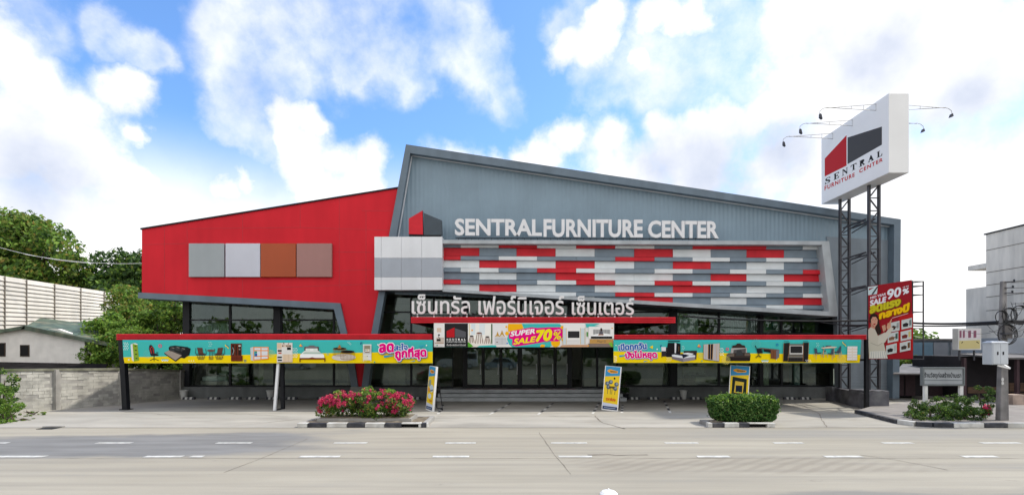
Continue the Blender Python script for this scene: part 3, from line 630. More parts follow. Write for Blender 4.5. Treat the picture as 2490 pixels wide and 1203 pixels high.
cabinet(820, 845, 27.2, 1.9, 'tall grey cabinet inside the window by the red funnel', (.16, .16, .15))
cabinet(1965, 2020, 27.0, .7, 'low brown cabinet in the last window on the right', (.18, .13, .10))
cabinet(945, 985, 26.9, 1.5, 'cream cabinet behind glass left of the entrance', (.40, .38, .30))
m = MB(); a = X(1855, 26.7); c = X(1896, 26.7); m.box(a, c, 26.7, 26.75, 3.35, 4.35, surf('poster_paper', (.35, .4, .36), .6, .1)); m.box(a + .12, c - .12, 26.69, 26.698, 3.5, 4.2, surf('poster_green', (.03, .30, .13), .5, .6, 2.2)); one('window_poster', m, 'green poster in a pale frame in an upper window', 'poster')

# ------------------------------------------------------------------ facade signs
def facade_sign():
    t = thing('facade_sign', 'large white raised capitals SENTRAL FURNITURE CENTER along the grey gable', 'sign', W(1425, 578, 24.6))
    pl = Plane((0, 24.62, 0), (0, -1, 0)); A = Art(pl); fm = surf('letter_white', (.80, .80, .82), .35, .03)
    for body, x0, x1, y0, y1 in (('SENTRAL', 1108, 1316, 533.5, 571.5), ('FURNITURE', 1323, 1561, 535, 575), ('CENTER', 1577, 1744, 538, 577)):
        A.k = 0; A.text(body, [(x0, y0), (x1, y0 + 1.5), (x1, y1 + 1.5), (x0, y1)], [(.030, fm, 0, 0)], ext=.05, depth=400.0); A.build('lettering', t); A = Art(pl)
    r = MB()
    for x in range(1115, 1745, 16): r.bar(W(x, 578, 24.66), W(x, 583.5, 24.66), .02, .02, M['dark'], up=(0, 1, 0))
    r.bar(W(1108, 579, 24.66), W(1744, 580.5, 24.66), .05, .04, M['dark']); r.build('mounting_rail', t)
facade_sign()
t = thing('house_logo', 'folded red and slate house emblem standing on the white panel box', 'emblem', W(1030, 575, 24.6))
m = MB(); m.prism(px2xz([(994, 531.5), (1027.5, 511.6), (1028.5, 570), (994, 569)], 24.4), 24.4, 24.62, M['bred'], side=M['dark']); m.build('red_leaf', t)
m = MB(); m.prism(px2xz([(1030.5, 517.6), (1073.6, 535.5), (1074.8, 571), (1030.5, 571)], 24.45), 24.45, 24.66, surf('dark_slate_sheet', (.045, .065, .085), .45, .08), side=M['dark']); m.build('slate_leaf', t)
m = MB(); m.box(X(996, 24.6), X(1073, 24.6), 24.46, 24.6, Z(575, 24.5), Z(571, 24.5), M['dark']); m.build('stand', t)

# ------------------------------------------------------------------ canopies and their banners
DC = 20.95
def canopy(x0, x1, y0, y1, label, d=DC, deck=True):
    t = thing('canopy', label, 'canopy', ((X(x0, d) + X(x1, d)) / 2, d, Z(y1, d)), 'red edged canopies along the front')
    a, c = X(x0, d), X(x1, d); z0, z1 = Z(y1, d), Z(y0, d); m = MB(); h = z1 - z0
    m.box(a, c, d + .05, d + .16, z0, z1, M['redmetal'])
    for k in (0.02, .40, .74): m.box(a, c, d, d + .052, z0 + h * k, z0 + h * (k + .24), M['redmetal'])
    m.box(a, a + .08, d + .16, DG - .3, z0, z1, M['redmetal']); m.box(c - .08, c, d + .16, DG - .3, z0, z1, M['redmetal']); m.build('fascia', t, bevel=.012)
    m = MB(); m.box(a + .08, c - .08, d + .16, DG - .12, z1 - .10, z1 - .02, M['dark']); m.build('roof_deck', t)
    m = MB()
    n = int((c - a) / 1.8)
    for i in range(n + 1): x = a + .12 + (c - a - .24) * i / n; m.box(x - .04, x + .04, d + .2, DG - .15, z0 + .02, z1 - .10, M['dark'])
    m.build('roof_beams', t); return t
cl = canopy(282, 1050, 811.5, 826, 'long red edged canopy over the left windows carrying a banner')
cr = canopy(1493, 2108, 813.5, 825, 'red edged canopy over the right windows ending at the lattice columns')
cc = canopy(999, 1643, 770.5, 785, 'raised red edged canopy above the entrance with white Thai letters', 21.1)
def post(t, pts, w, mat, foot=None):
    m = MB(); m.bar(pts[0], pts[1], w, w, mat, up=(0, 1, 0))
    if foot: x, y = pts[0][0], pts[0][1]; m.box(x - foot, x + foot, y - foot, y + foot, 0.0, .04, mat)
    m.build('post', t)
d = 21.1
post(cl, [(X(307, d), d, .012), (X(297.5, d), d, Z(826, d))], .20, M['dark'], .17)
post(cl, [(X(668, 20.75), 20.75, .012), (X(680, d), d + .05, Z(826, d))], .10, M['silver'])
post(cl, [(X(688, 21.3), 21.3, .012), (X(683, d), d + .12, Z(826, d))], .13, M['dark'])
m = MB(); m.bar((X(669, 20.8), 20.8, .03), (X(688, 21.3), 21.3, .03), .08, .04, M['dark']); m.build('post_foot', cl)
post(cr, [(X(2107, d), d, .012), (X(2107, d), d, Z(825, d))], .14, M['dark'], .14)
post(cr, [(X(2099, d), d + .3, Z(876, d)), (X(2099, d), d + .3, Z(826, d))], .05, M['silver'])
m = MB(); m.box(X(2092, d), X(2105, d), d + .05, d + .1, Z(877, d), Z(872, d), M['dark']); m.build('banner_bracket', cr)

TEAL, YEL, WHT, PINK, BLU, PNK2 = (68, 192, 186), (250, 218, 8), (250, 250, 250), (236, 0, 134), (28, 98, 178), (232, 92, 130)
def banner(corners, label, d, group='printed banners under the canopies'):
    pl = Plane((0, d, 0), (0, -1, 0)); m = MB(); q = [pl.pt(x, y) for x, y in corners]
    m.mesh([*q, *[p + Vector((0, .035, 0)) for p in q]], [(0, 3, 2, 1), (4, 5, 6, 7), (0, 1, 5, 4), (1, 2, 6, 5), (2, 3, 7, 6), (3, 0, 4, 7)], ink((70, 150, 146)))
    t = thing('banner', label, 'banner', (q[3] + q[2]) / 2, group); m.build('backing_sheet', t); return t, Art(pl)
def zig(A, x, y, w, h, n, c, lw): A.line([(x + w * i / n, y + (h if i % 2 else 0)) for i in range(n + 1)], lw, c)
def dots(A, x, y, nx, ny, s, r, c=WHT):
    for i in range(nx):
        for j in range(ny): A.rect(x + s * (i + .5 * (j % 2)) - r, y + s * j - r, x + s * (i + .5 * (j % 2)) + r, y + s * j + r, c)
def hatch(A, x, y, r, c, n=7, w=4):
    for i in range(n):
        t = -r + 2 * r * (i + .5) / n; h = math.sqrt(max(0, r * r - t * t)); k = .7071
        A.line([(x + (t - h) * k, y + (t + h) * k), (x + (t + h) * k, y + (t - h) * k)], w, c)

# left banner ------------------------------------------------
t, A = banner([(298, 826), (1052, 826), (1052, 882.5), (303, 882.5)], 'long teal and yellow furniture banner on the left ending in pink Thai lettering', 20.88)
A.clip = (826, 882.2); A.poly([(298, 826), (300.2, 868), (520, 864), (700, 859.5), (1052, 854), (1052, 826)], TEAL); A.poly([(300.2, 868), (303, 882.5), (1052, 882.5), (1052, 854), (700, 859.5), (520, 864)], YEL)
A.rect(300, 826, 1052, 829.5, (60, 200, 205))
A.view(290, 800, 6.385)
dots(A, 75, 210, 3, 5, 26, 6); dots(A, 1085, 490, 3, 2, 36, 6); dots(A, 1395, 205, 2, 3, 28, 6, (190, 230, 228)); hatch(A, 440, 385, 66, (130, 212, 205)); hatch(A, 2330, 370, 60, (170, 220, 180))
A.poly([(178, 240), (208, 222), (230, 500), (200, 478)], (232, 232, 228)); A.poly([(208, 222), (285, 232), (312, 484), (230, 500)], (138, 170, 50)); A.poly([(208, 222), (250, 215), (292, 232), (285, 242)], (245, 245, 240))
for i, (x, y) in enumerate(((255, 262), (260, 326), (264, 388), (270, 452))): A.rect(x - 15, y - 7, x + 15, y + 7, (40, 45, 30))
# gaming chair
A.poly([(470, 250), (495, 240), (512, 252), (545, 300), (555, 395), (490, 400), (462, 300)], (45, 38, 42)); A.poly([(474, 290), (490, 285), (512, 380), (500, 385)], (185, 60, 55)); A.poly([(520, 285), (535, 290), (545, 380), (535, 385)], (185, 60, 55)); A.rect(498, 268, 515, 284, (200, 70, 60))
A.poly([(478, 378), (560, 372), (612, 392), (612, 410), (500, 415)], (40, 36, 40)); A.line([(590, 360), (590, 395)], 9, (40, 36, 40)); A.line([(575, 360), (610, 362)], 10, (50, 45, 48)); A.line([(543, 410), (543, 460)], 12, (30, 28, 32))
for p in ((478, 486), (508, 470), (544, 494), (580, 470), (616, 485)): A.line([(543, 455), p], 9, (28, 26, 30))
A.ring(637, 258, 22, 13, PNK2); zig(A, 660, 462, 105, 22, 6, (60, 190, 200), 10); zig(A, 660, 474, 105, 22, 6, WHT, 10); A.disc(152, 472, 12, WHT)
# sofa bed
A.poly([(770, 285), (790, 262), (870, 252), (1060, 275), (1112, 300), (1092, 400), (1010, 452), (960, 440), (775, 325)], (34, 38, 40)); A.poly([(700, 362), (775, 325), (975, 405), (875, 482)], (162, 150, 140)); A.poly([(700, 362), (875, 482), (975, 405), (978, 428), (878, 502), (705, 382)], (40, 42, 44))
for x, y in ((790, 275), (870, 270), (955, 288)): A.poly([(x, y), (x + 75, y + 12), (x + 70, y + 70), (x + 2, y + 52)], (58, 62, 64)); A.poly([(x + 25, y + 4), (x + 70, y + 14), (x + 66, y + 22), (x + 25, y + 12)], (150, 142, 130))
A.line([(790, 345), (830, 335), (960, 385)], 6, (90, 84, 80)); A.poly([(985, 330), (1092, 305), (1085, 395), (1010, 446), (970, 420)], (26, 30, 32))
# wire chairs with cushions
def wirechair(cx, fl, A=A):
    for dx in (-70, -35, 0, 35, 70): A.line([(cx + dx * fl, 375), (cx + dx * .75 * fl, 420), (cx + dx * .55 * fl, 466)], 6, (60, 56, 58))
    for y, w in ((400, 78), (440, 66), (466, 46)): A.line([(cx - w, y), (cx + w, y)], 7, (55, 52, 54))
    A.line([(cx - 80 * fl, 290), (cx - 85 * fl, 380), (cx + 85 * fl, 385), (cx + 70 * fl, 300)], 7, (60, 60, 62)); A.poly([(cx - 62 * fl, 285), (cx + 22 * fl, 288), (cx + 35 * fl, 372), (cx - 40 * fl, 378)], (96, 66, 56)); A.poly([(cx - 50 * fl, 372), (cx + 60 * fl, 372), (cx + 48 * fl, 396), (cx - 30 * fl, 398)], (76, 50, 42))
wirechair(1272, 1); wirechair(1556, -1); A.disc(1428, 330, 62, (112, 78, 70), 16); A.line([(1408, 345), (1400, 465)], 7, (60, 56, 58)); A.line([(1448, 345), (1458, 465)], 7, (60, 56, 58)); A.line([(1428, 345), (1428, 465)], 6, (80, 70, 70)); A.line([(1395, 440), (1465, 440)], 7, (60, 56, 58)); A.line([(1398, 466), (1462, 466)], 7, (60, 56, 58))
A.line([(1650, 240), (1660, 265), (1680, 265), (1700, 300)], 14, YEL); A.line([(1668, 240), (1675, 258), (1705, 275)], 10, (40, 90, 170))
# bookcase, cabinet
A.rect(1735, 225, 1902, 415, (120, 52, 32)); A.rect(1740, 412, 1920, 496, (108, 46, 28)); A.rect(1752, 240, 1792, 405, (44, 28, 24)); A.rect(1806, 240, 1838, 405, (60, 32, 24)); A.rect(1852, 240, 1892, 405, (44, 30, 26)); A.rect(1856, 248, 1890, 268, (220, 220, 210)); A.line([(1765, 280), (1785, 330), (1765, 395)], 8, (170, 170, 170)); A.rect(1860, 300, 1884, 320, (150, 140, 130)); A.line([(1745, 452), (1915, 452)], 5, (70, 28, 18)); A.line([(1830, 415), (1830, 496)], 4, (70, 28, 18)); A.rect(1735, 222, 1905, 232, (80, 34, 22))
A.ring(1958, 488, 16, 9, (40, 120, 140)); A.poly([(2040, 285), (2090, 272), (2095, 490), (2048, 478)], (205, 208, 212)); A.poly([(2090, 272), (2325, 272), (2325, 462), (2095, 486)], (222, 226, 232)); 
for q in ([(2085, 280), (2325, 282)], [(2085, 476), (2325, 458)], [(2095, 280), (2095, 478)], [(2205, 282), (2205, 468)], [(2316, 282), (2316, 460)], [(2095, 330), (2205, 330)], [(2095, 420), (2205, 418)], [(2210, 330), (2316, 330)], [(2210, 415), (2316, 412)]): A.line(q, 14, (240, 142, 40))
A.rect(2098, 340, 2116, 418, (60, 170, 190)); A.rect(2116, 340, 2144, 372, (40, 150, 120)); A.rect(2116, 375, 2146, 420, (38, 84, 170))
A.view(660, 800, 6.225)
# kitchen unit
A.rect(88, 205, 322, 498, (228, 226, 222)); A.rect(90, 210, 160, 292, (226, 200, 172)); A.rect(172, 378, 320, 492, (228, 204, 176)); A.rect(165, 232, 302, 268, (214, 196, 176)); A.rect(240, 272, 300, 312, (18, 18, 20)); A.rect(96, 412, 164, 436, (34, 34, 36)); A.rect(100, 456, 164, 478, (40, 40, 44)); A.rect(100, 310, 160, 340, (90, 70, 60)); A.rect(110, 350, 158, 372, (190, 90, 70))
for x in (176, 240, 270, 292): A.rect(x - 9, 242, x + 9, 262, (90, 46, 36))
A.line([(178, 230), (190, 204), (205, 224)], 8, (150, 110, 70)); A.line([(255, 230), (270, 208)], 10, (150, 90, 60)); A.line([(96, 498), (322, 494)], 8, (170, 160, 170)); A.line([(210, 380), (210, 490)], 3, (190, 165, 140)); A.line([(260, 380), (260, 490)], 3, (190, 165, 140))
dots(A, 320, 290, 4, 7, 22, 5); A.poly([(424, 262), (446, 220), (480, 262)], PNK2); A.poly([(424, 256), (446, 220), (462, 252)], YEL)
# bed
A.poly([(505, 265), (560, 258), (580, 246), (650, 246), (668, 258), (720, 265), (715, 330), (510, 330)], (120, 112, 116)); A.rect(505, 265, 520, 325, (90, 50, 40)); A.rect(705, 265, 720, 325, (90, 50, 40)); A.poly([(524, 290), (705, 290), (708, 326), (520, 326)], (226, 236, 228)); A.rect(590, 296, 640, 326, (246, 248, 246)); A.poly([(505, 328), (720, 328), (795, 385), (440, 385)], (236, 240, 236)); A.poly([(505, 345), (745, 345), (775, 372), (480, 368)], (176, 196, 184)); A.poly([(440, 382), (798, 382), (805, 432), (440, 432)], (250, 250, 250)); A.poly([(430, 434), (580, 432), (620, 422), (670, 432), (822, 434), (822, 456), (430, 456)], (124, 56, 28)); A.rect(430, 450, 446, 494, (110, 46, 24)); A.rect(806, 450, 822, 490, (110, 46, 24))
# round tables on a rug
A.disc(1100, 425, 180, (216, 208, 200), 52, 24)
def drum(cx, cy, rx, ry, h, A=A):
    for i in range(11): x = cx - rx + 2 * rx * i / 10; dy = ry * math.sqrt(max(0, 1 - ((x - cx) / rx) ** 2)); A.line([(x, cy + dy * .8), (x, cy + h + dy * .8)], 5, (150, 112, 60))
    A.line([(cx + rx * math.cos(math.pi * i / 8), cy + h + ry * math.sin(math.pi * i / 8)) for i in range(9)], 7, (150, 112, 60)); A.disc(cx, cy, rx + 4, (150, 112, 60), ry + 5, 20); A.disc(cx, cy - 3, rx, (22, 20, 22), ry, 20)
drum(1038, 295, 98, 16, 90); drum(1158, 342, 104, 20, 98); A.poly([(1005, 292), (1030, 235), (1045, 240), (1065, 292)], (170, 120, 60))
A.ring(858, 376, 14, 6, (120, 190, 180)); A.line([(1150, 190), (1205, 240)], 6, (180, 226, 224)); A.line([(1175, 190), (1215, 228)], 6, (180, 226, 224)); A.rect(1352, 198, 1380, 210, (34, 60, 140)); A.rect(1352, 198, 1362, 234, (34, 60, 140))
# white cabinet
A.rect(1390, 228, 1518, 240, (240, 240, 240)); A.rect(1396, 240, 1512, 375, (206, 206, 200)); A.rect(1410, 248, 1498, 340, (150, 140, 118)); A.rect(1420, 300, 1490, 350, (232, 228, 220)); A.rect(1420, 340, 1490, 352, (110, 70, 40)); A.rect(1396, 375, 1516, 468, (232, 232, 232)); A.line([(1398, 410), (1514, 410)], 4, (190, 190, 190)); A.rect(1450, 402, 1462, 412, (60, 60, 60)); A.line([(1394, 240), (1394, 470)], 7, (225, 225, 225)); A.line([(1514, 240), (1514, 470)], 7, (225, 225, 225)); A.disc(1436, 316, 8, (60, 120, 70)); A.disc(1462, 316, 9, (220, 170, 60)); A.rect(1396, 466, 1406, 486, (220, 220, 220)); A.rect(1506, 466, 1516, 486, (220, 220, 220))
hatch(A, 1410, 440, 62, (252, 236, 130)); hatch(A, 10, 370, 60, (200, 225, 150)); A.disc(1566, 495, 11, (20, 170, 150)); A.disc(1616, 234, 10, WHT); A.disc(2350, 244, 10, WHT)
A.poly([(1705, 405), (1720, 396), (1850, 388), (1850, 402), (1720, 430), (1706, 425)], (60, 160, 200)); A.poly([(2240, 250), (2315, 236), (2315, 256), (2250, 268)], (60, 175, 205)); A.poly([(2090, 490), (2175, 470), (2175, 486)], (60, 160, 200))
def shout(A, body, quad, col, o=0.03):
    A.text(body, quad, [(o + .07, BLU, 5, 10), (o + .06, WHT, 0, 0), (o, col, 0, 0)])
shout(A, 'ลด', [(1640, 232), (1850, 218), (1850, 335), (1645, 350)], PINK, .06)
shout(A, 'สะใจ', [(1862, 225), (2060, 212), (2065, 315), (1868, 328)], BLU, .045)
shout(A, 'ถูกที่สุด', [(1880, 292), (2340, 262), (2345, 450), (1888, 472)], PINK, .06)
A.build('printed_artwork', t)

# centre banner ------------------------------------------------
t, A = banner([(1055, 785), (1493, 785), (1493, 843.5), (1055.5, 843.5)], 'shorter white banner above the entrance printed SUPER SALE 70% beside a dark logo square', 20.98)
A.clip = (785, 843.2); A.rect(1055, 785, 1493, 843.5, (238, 236, 234)); A.view(1050, 770, 5.533)
A.rect(35, 88, 170, 240, (240, 238, 236)); A.rect(35, 340, 170, 408, (226, 222, 220)); A.rect(68, 148, 128, 206, (222, 200, 180)); A.rect(62, 275, 165, 360, (206, 192, 180)); A.rect(65, 296, 118, 326, (30, 28, 30)); A.line([(40, 350), (160, 352)], 8, (170, 130, 100)); A.disc(96, 244, 13, (50, 48, 50)); A.line([(85, 262), (110, 290)], 8, (90, 80, 80)); A.disc(72, 384, 9, (20, 160, 110))
A.rect(172, 88, 486, 408, (40, 40, 42)); A.poly([(200, 190), (306, 140), (306, 274), (200, 274)], (190, 30, 40)); A.poly([(312, 152), (458, 200), (458, 274), (312, 274)], (92, 92, 98)); serif(A, 'SENTRAL', [(196, 290), (458, 290), (458, 316), (196, 316)], WHT, .35); A.text('FURNITURE CENTER', [(200, 326), (456, 326), (456, 342), (200, 342)], [(.02, (225, 225, 225), 0, 0)]); A.text('เซ็นทรัล เฟอร์นิเจอร์ เซ็นเตอร์', [(200, 362), (456, 362), (456, 388), (200, 388)], [(.02, (215, 215, 215), 0, 0)])
A.rect(488, 88, 800, 300, (246, 244, 238)); A.rect(488, 300, 800, 408, (238, 230, 222)); A.rect(530, 92, 585, 240, (222, 232, 238)); A.rect(640, 92, 715, 240, (228, 236, 240)); A.rect(500, 92, 512, 250, (226, 210, 170)); A.line([(806, 95), (806, 360)], 16, (60, 90, 50))
def stool(x, w, top, h, A=A, c=(120, 72, 46)):
    for dx in (-1, -.35, .35, 1): A.line([(x + dx * w * .55, top + 8), (x + dx * w, top + h)], 8, c)
    A.disc(x, top, w * .75, (36, 30, 30) if h < 120 else c, 9)
stool(535, 36, 258, 90); stool(748, 38, 268, 90); stool(638, 50, 216, 140); A.disc(542, 180, 12, (250, 170, 20)); A.poly([(486, 340), (510, 350), (560, 395), (520, 408), (486, 408)], (90, 170, 50)); A.poly([(600, 408), (640, 388), (860, 376), (872, 408)], TEAL)
A.rect(822, 95, 1010, 380, (236, 234, 236)); A.rect(845, 272, 1005, 372, (206, 206, 210)); A.line([(845, 300), (1005, 300)], 4, (170, 170, 176)); A.line([(945, 275), (945, 372)], 4, (170, 170, 176)); A.rect(868, 334, 890, 344, (130, 100, 90))
for x, y in ((885, 225), (945, 205)): A.poly([(x - 40, 266), (x - 18, y + 20), (x, y - 30), (x + 18, y + 20), (x + 40, 266)], (196, 152, 60)); A.poly([(x - 30, 262), (x, y + 30), (x + 30, 262)], (226, 226, 216))
A.poly([(1028, 92), (1215, 92), (1235, 150), (1150, 190), (1030, 200), (1022, 150)], (255, 184, 20)); A.poly([(1210, 92), (1720, 92), (1765, 150), (1750, 300), (1600, 395), (1580, 408), (1090, 408), (1040, 370), (1012, 300), (1030, 230), (1120, 180), (1240, 160)], (66, 192, 188))
for x, y, r in ((1012, 222, 26), (1002, 134, 14), (1752, 145, 24), (1665, 345, 62), (1760, 305, 18), (1488, 398, 30), (1516, 380, 8)): A.disc(x, y, r, (255, 184, 20))
A.disc(1014, 355, 10, (20, 130, 220))
blob = [(1035, 250), (1060, 190), (1350, 140), (1420, 150), (1560, 140), (1720, 140), (1765, 180), (1760, 270), (1700, 330), (1560, 325), (1440, 350), (1130, 398), (1080, 375), (1085, 300), (1040, 290)]
A.poly(blob, PINK)
def burst(body, quad, col): A.text(body, quad, [(.075, PINK, 0, 0), (.035, col, 0, 0)])
burst('SUPER', [(1072, 196), (1398, 158), (1385, 222), (1058, 262)], WHT); burst('SALE', [(1118, 296), (1398, 262), (1378, 335), (1100, 372)], (255, 235, 20))
A.text('70', [(1416, 185), (1620, 168), (1595, 312), (1395, 328)], [(.11, PINK, 0, 0), (.05, (255, 235, 20), 0, 0)]); A.text('%', [(1642, 205), (1742, 196), (1730, 300), (1630, 310)], [(.018, (255, 235, 20), 0, 0)]); A.text('UP TO', [(1645, 176), (1728, 166), (1726, 184), (1643, 194)], [(.03, WHT, 0, 0)])
A.rect(1770, 92, 2060, 372, (240, 238, 236)); A.rect(1762, 152, 1812, 365, (206, 218, 224)); A.rect(1998, 152, 2060, 365, (206, 218, 224))
for x in (1762, 1808, 1998, 2058): A.line([(x, 150), (x, 366)], 6, (214, 176, 90))
A.rect(1830, 192, 1986, 282, (48, 48, 50)); A.rect(1815, 300, 1990, 362, (226, 224, 222)); A.line([(1815, 330), (1990, 330)], 4, (200, 198, 196)); A.poly([(1745, 380), (2110, 372), (2090, 408), (1720, 408)], (206, 162, 128))
A.poly([(2066, 92), (2260, 92), (2180, 120), (2260, 122), (2080, 142)], (66, 192, 188)); A.rect(2110, 130, 2448, 290, (240, 238, 236)); A.rect(2168, 170, 2398, 236, (150, 150, 150))
for i in range(11): A.line([(2178 + i * 21, 170), (2178 + i * 21, 236)], 5, (205, 205, 205))
A.poly([(2150, 240), (2300, 218), (2420, 236), (2425, 262), (2140, 262)], (246, 246, 246)); A.rect(2138, 262, 2426, 290, (24, 24, 28)); A.rect(2122, 300, 2438, 358, (196, 150, 84)); A.rect(2105, 358, 2448, 408, (134, 118, 110)); A.text('Magic', [(2222, 315), (2310, 313), (2310, 348), (2222, 350)], [(.0, (80, 76, 74), 0, 0)]); A.ring(2328, 328, 12, 5, (90, 86, 84))
A.disc(2277, 172, 14, (60, 40, 36), 22); A.poly([(2262, 190), (2292, 190), (2310, 240), (2235, 245), (2250, 225)], (96, 92, 100)); A.poly([(2235, 235), (2310, 235), (2305, 248), (2240, 250)], (190, 150, 130)); A.poly([(2080, 200), (2100, 205), (2098, 268), (2082, 262)], (80, 150, 70)); A.poly([(2375, 350), (2420, 340), (2440, 400), (2410, 405)], (130, 190, 60)); A.disc(2102, 390, 10, (250, 170, 20)); A.disc(2424, 152, 9, (250, 170, 20))
A.build('printed_artwork', t)

# right banner ------------------------------------------------
t, A = banner([(1492, 826), (2094.5, 825), (2090, 882.5), (1492, 881.5)], 'teal and yellow furniture banner on the right starting with blue and pink Thai lettering', 20.88)
A.clip = (825, 881.3); A.poly([(1492, 826), (1492, 853.5), (1750, 857.5), (2092, 862), (2094.5, 825)], TEAL); A.poly([(1492, 853.5), (1492, 881.5), (2090, 882.5), (2092, 862), (1750, 857.5)], YEL); A.rect(1492, 826, 2094, 829.5, (60, 200, 205))
A.view(1485, 810, 7.905)
shout(A, 'เปิดทุกวัน', [(150, 205), (675, 175), (690, 335), (160, 365)], BLU, .055); shout(A, 'ปังไม่หยุด', [(280, 345), (875, 325), (880, 500), (290, 515)], PINK, .06)
A.poly([(742, 265), (808, 230), (808, 298)], YEL); A.disc(890, 304, 13, WHT); A.disc(100, 230, 11, WHT); A.poly([(158, 432), (175, 420), (275, 412), (275, 430), (178, 456)], (60, 160, 200)); A.poly([(630, 540), (640, 530), (720, 525), (640, 550)], (60, 160, 200)); dots(A, 70, 440, 2, 5, 26, 7)
A.rect(952, 228, 985, 240, (40, 60, 150)); A.rect(952, 228, 964, 266, (40, 60, 150)); A.poly([(1098, 180), (1235, 180), (1340, 200), (1338, 390), (1180, 440), (1180, 455), (1062, 452), (1062, 400)], (26, 24, 28)); A.poly([(1225, 184), (1262, 190), (1250, 380), (1225, 375)], (222, 222, 228)); A.poly([(972, 260), (1058, 262), (1056, 340), (972, 342)], (230, 228, 232)); A.poly([(975, 345), (1065, 345), (1065, 440), (985, 445), (985, 465), (975, 465)], (50, 46, 52)); A.rect(1100, 140, 1330, 160, (40, 60, 66)); A.poly([(1300, 250), (1312, 250), (1310, 350), (1302, 350)], (120, 86, 50)); A.rect(1060, 268, 1095, 345, (44, 38, 42))
A.poly([(1400, 335), (1656, 330), (1640, 500), (1620, 495), (1615, 420), (1400, 400)], (56, 46, 46)); A.poly([(1172, 410), (1300, 395), (1620, 420), (1620, 470), (1385, 490), (1175, 440)], (228, 232, 238)); A.poly([(1240, 398), (1400, 392), (1505, 425), (1400, 472), (1385, 480), (1370, 430), (1210, 402)], (30, 34, 56)); A.poly([(1380, 380), (1480, 370), (1590, 388), (1560, 408), (1400, 400)], (240, 242, 246)); A.poly([(1175, 445), (1385, 478), (1385, 548), (1175, 490)], (124, 116, 126)); A.poly([(1385, 478), (1620, 450), (1620, 505), (1385, 548)], (150, 142, 150))
dots(A, 1370, 250, 2, 3, 28, 7, (190, 230, 228)); A.poly([(1662, 248), (1700, 206), (1732, 265), (1680, 268)], PNK2); A.poly([(1662, 246), (1690, 206), (1705, 248)], YEL); dots(A, 1075, 460, 4, 3, 26, 7, (255, 240, 150)); hatch(A, 1740, 420, 60, (190, 226, 170)); dots(A, 2095, 290, 3, 6, 26, 7); A.disc(1748, 526, 12, (20, 170, 150))
A.poly([(1782, 212), (2085, 192), (2078, 535), (1775, 495)], (196, 190, 190)); A.poly([(1868, 208), (1908, 206), (1905, 500), (1865, 490)], (24, 26, 40)); A.poly([(1920, 206), (1962, 204), (1950, 505), (1915, 500)], (24, 26, 40))
for q in ([(1868, 208), (1865, 492)], [(1914, 206), (1910, 500)], [(1964, 204), (1952, 506)], [(2038, 200), (2028, 510)], [(1784, 212), (1778, 492)], [(2084, 194), (2078, 530)]): A.line(q, 8, (200, 150, 80))
A.line([(1775, 497), (2078, 537)], 8, (40, 36, 60)); A.line([(2005, 215), (2000, 500)], 4, (160, 156, 160)); A.line([(1825, 225), (1820, 480)], 4, (160, 156, 160)); A.ring(2236, 304, 24, 15, PNK2); hatch(A, 2210, 510, 90, (250, 232, 120))
A.view(1790, 810, 7.78)
A.view(1480, 760, 3.83)
# dark upholstered bed
A.poly([(1145, 325), (1150, 305), (1180, 300), (1195, 285), (1220, 285), (1240, 300), (1265, 305), (1272, 325), (1280, 340), (1140, 340)], (56, 44, 38)); A.poly([(1140, 328), (1280, 326), (1285, 375), (1130, 378)], (178, 172, 170)); A.poly([(1160, 345), (1275, 332), (1272, 390), (1155, 392)], (84, 82, 82)); A.poly([(1095, 388), (1112, 376), (1310, 370), (1318, 395), (1312, 448), (1090, 448)], (60, 50, 46)); A.poly([(1100, 385), (1165, 380), (1165, 405), (1098, 410)], (112, 98, 88)); A.poly([(1265, 375), (1310, 376), (1312, 400), (1262, 400)], (108, 94, 84)); A.rect(1090, 416, 1312, 448, (38, 30, 30)); A.poly([(1190, 350), (1230, 345), (1250, 395), (1180, 400)], (60, 60, 62))
hatch(A, 1370, 290, 44, (110, 206, 200), 8, 3); hatch(A, 1090, 440, 40, (252, 236, 130), 7, 3)
# desk and office chair
A.line([(1360, 305), (1372, 330)], 9, (24, 26, 32)); A.poly([(1372, 330), (1420, 335), (1428, 372), (1378, 366)], (28, 30, 36)); A.poly([(1378, 362), (1425, 366), (1422, 378), (1380, 376)], (30, 32, 38)); A.line([(1396, 376), (1392, 400)], 6, (24, 26, 32))
for p in ((1362, 412), (1368, 422), (1398, 412), (1422, 408), (1415, 418)): A.line([(1392, 396), p], 4, (24, 26, 32))
A.poly([(1385, 330), (1420, 326), (1585, 342), (1560, 350), (1440, 338)], (112, 82, 72)); A.poly([(1440, 338), (1510, 345), (1510, 372), (1440, 360)], (26, 26, 34)); A.poly([(1505, 345), (1555, 350), (1556, 432), (1505, 422)], (122, 78, 54)); A.poly([(1555, 350), (1585, 342), (1582, 416), (1556, 432)], (112, 116, 128)); A.line([(1530, 350), (1530, 425)], 2, (80, 48, 34)); A.line([(1425, 335), (1432, 378)], 4, (40, 40, 50)); A.line([(1507, 420), (1505, 432)], 3, (50, 50, 60)); A.line([(1556, 430), (1558, 442)], 3, (220, 220, 220))
A.ring(1565, 297, 9, 5, (28, 98, 178)); zig(A, 1420, 438, 62, 12, 6, (60, 190, 200), 6); zig(A, 1420, 446, 62, 12, 6, WHT, 6)
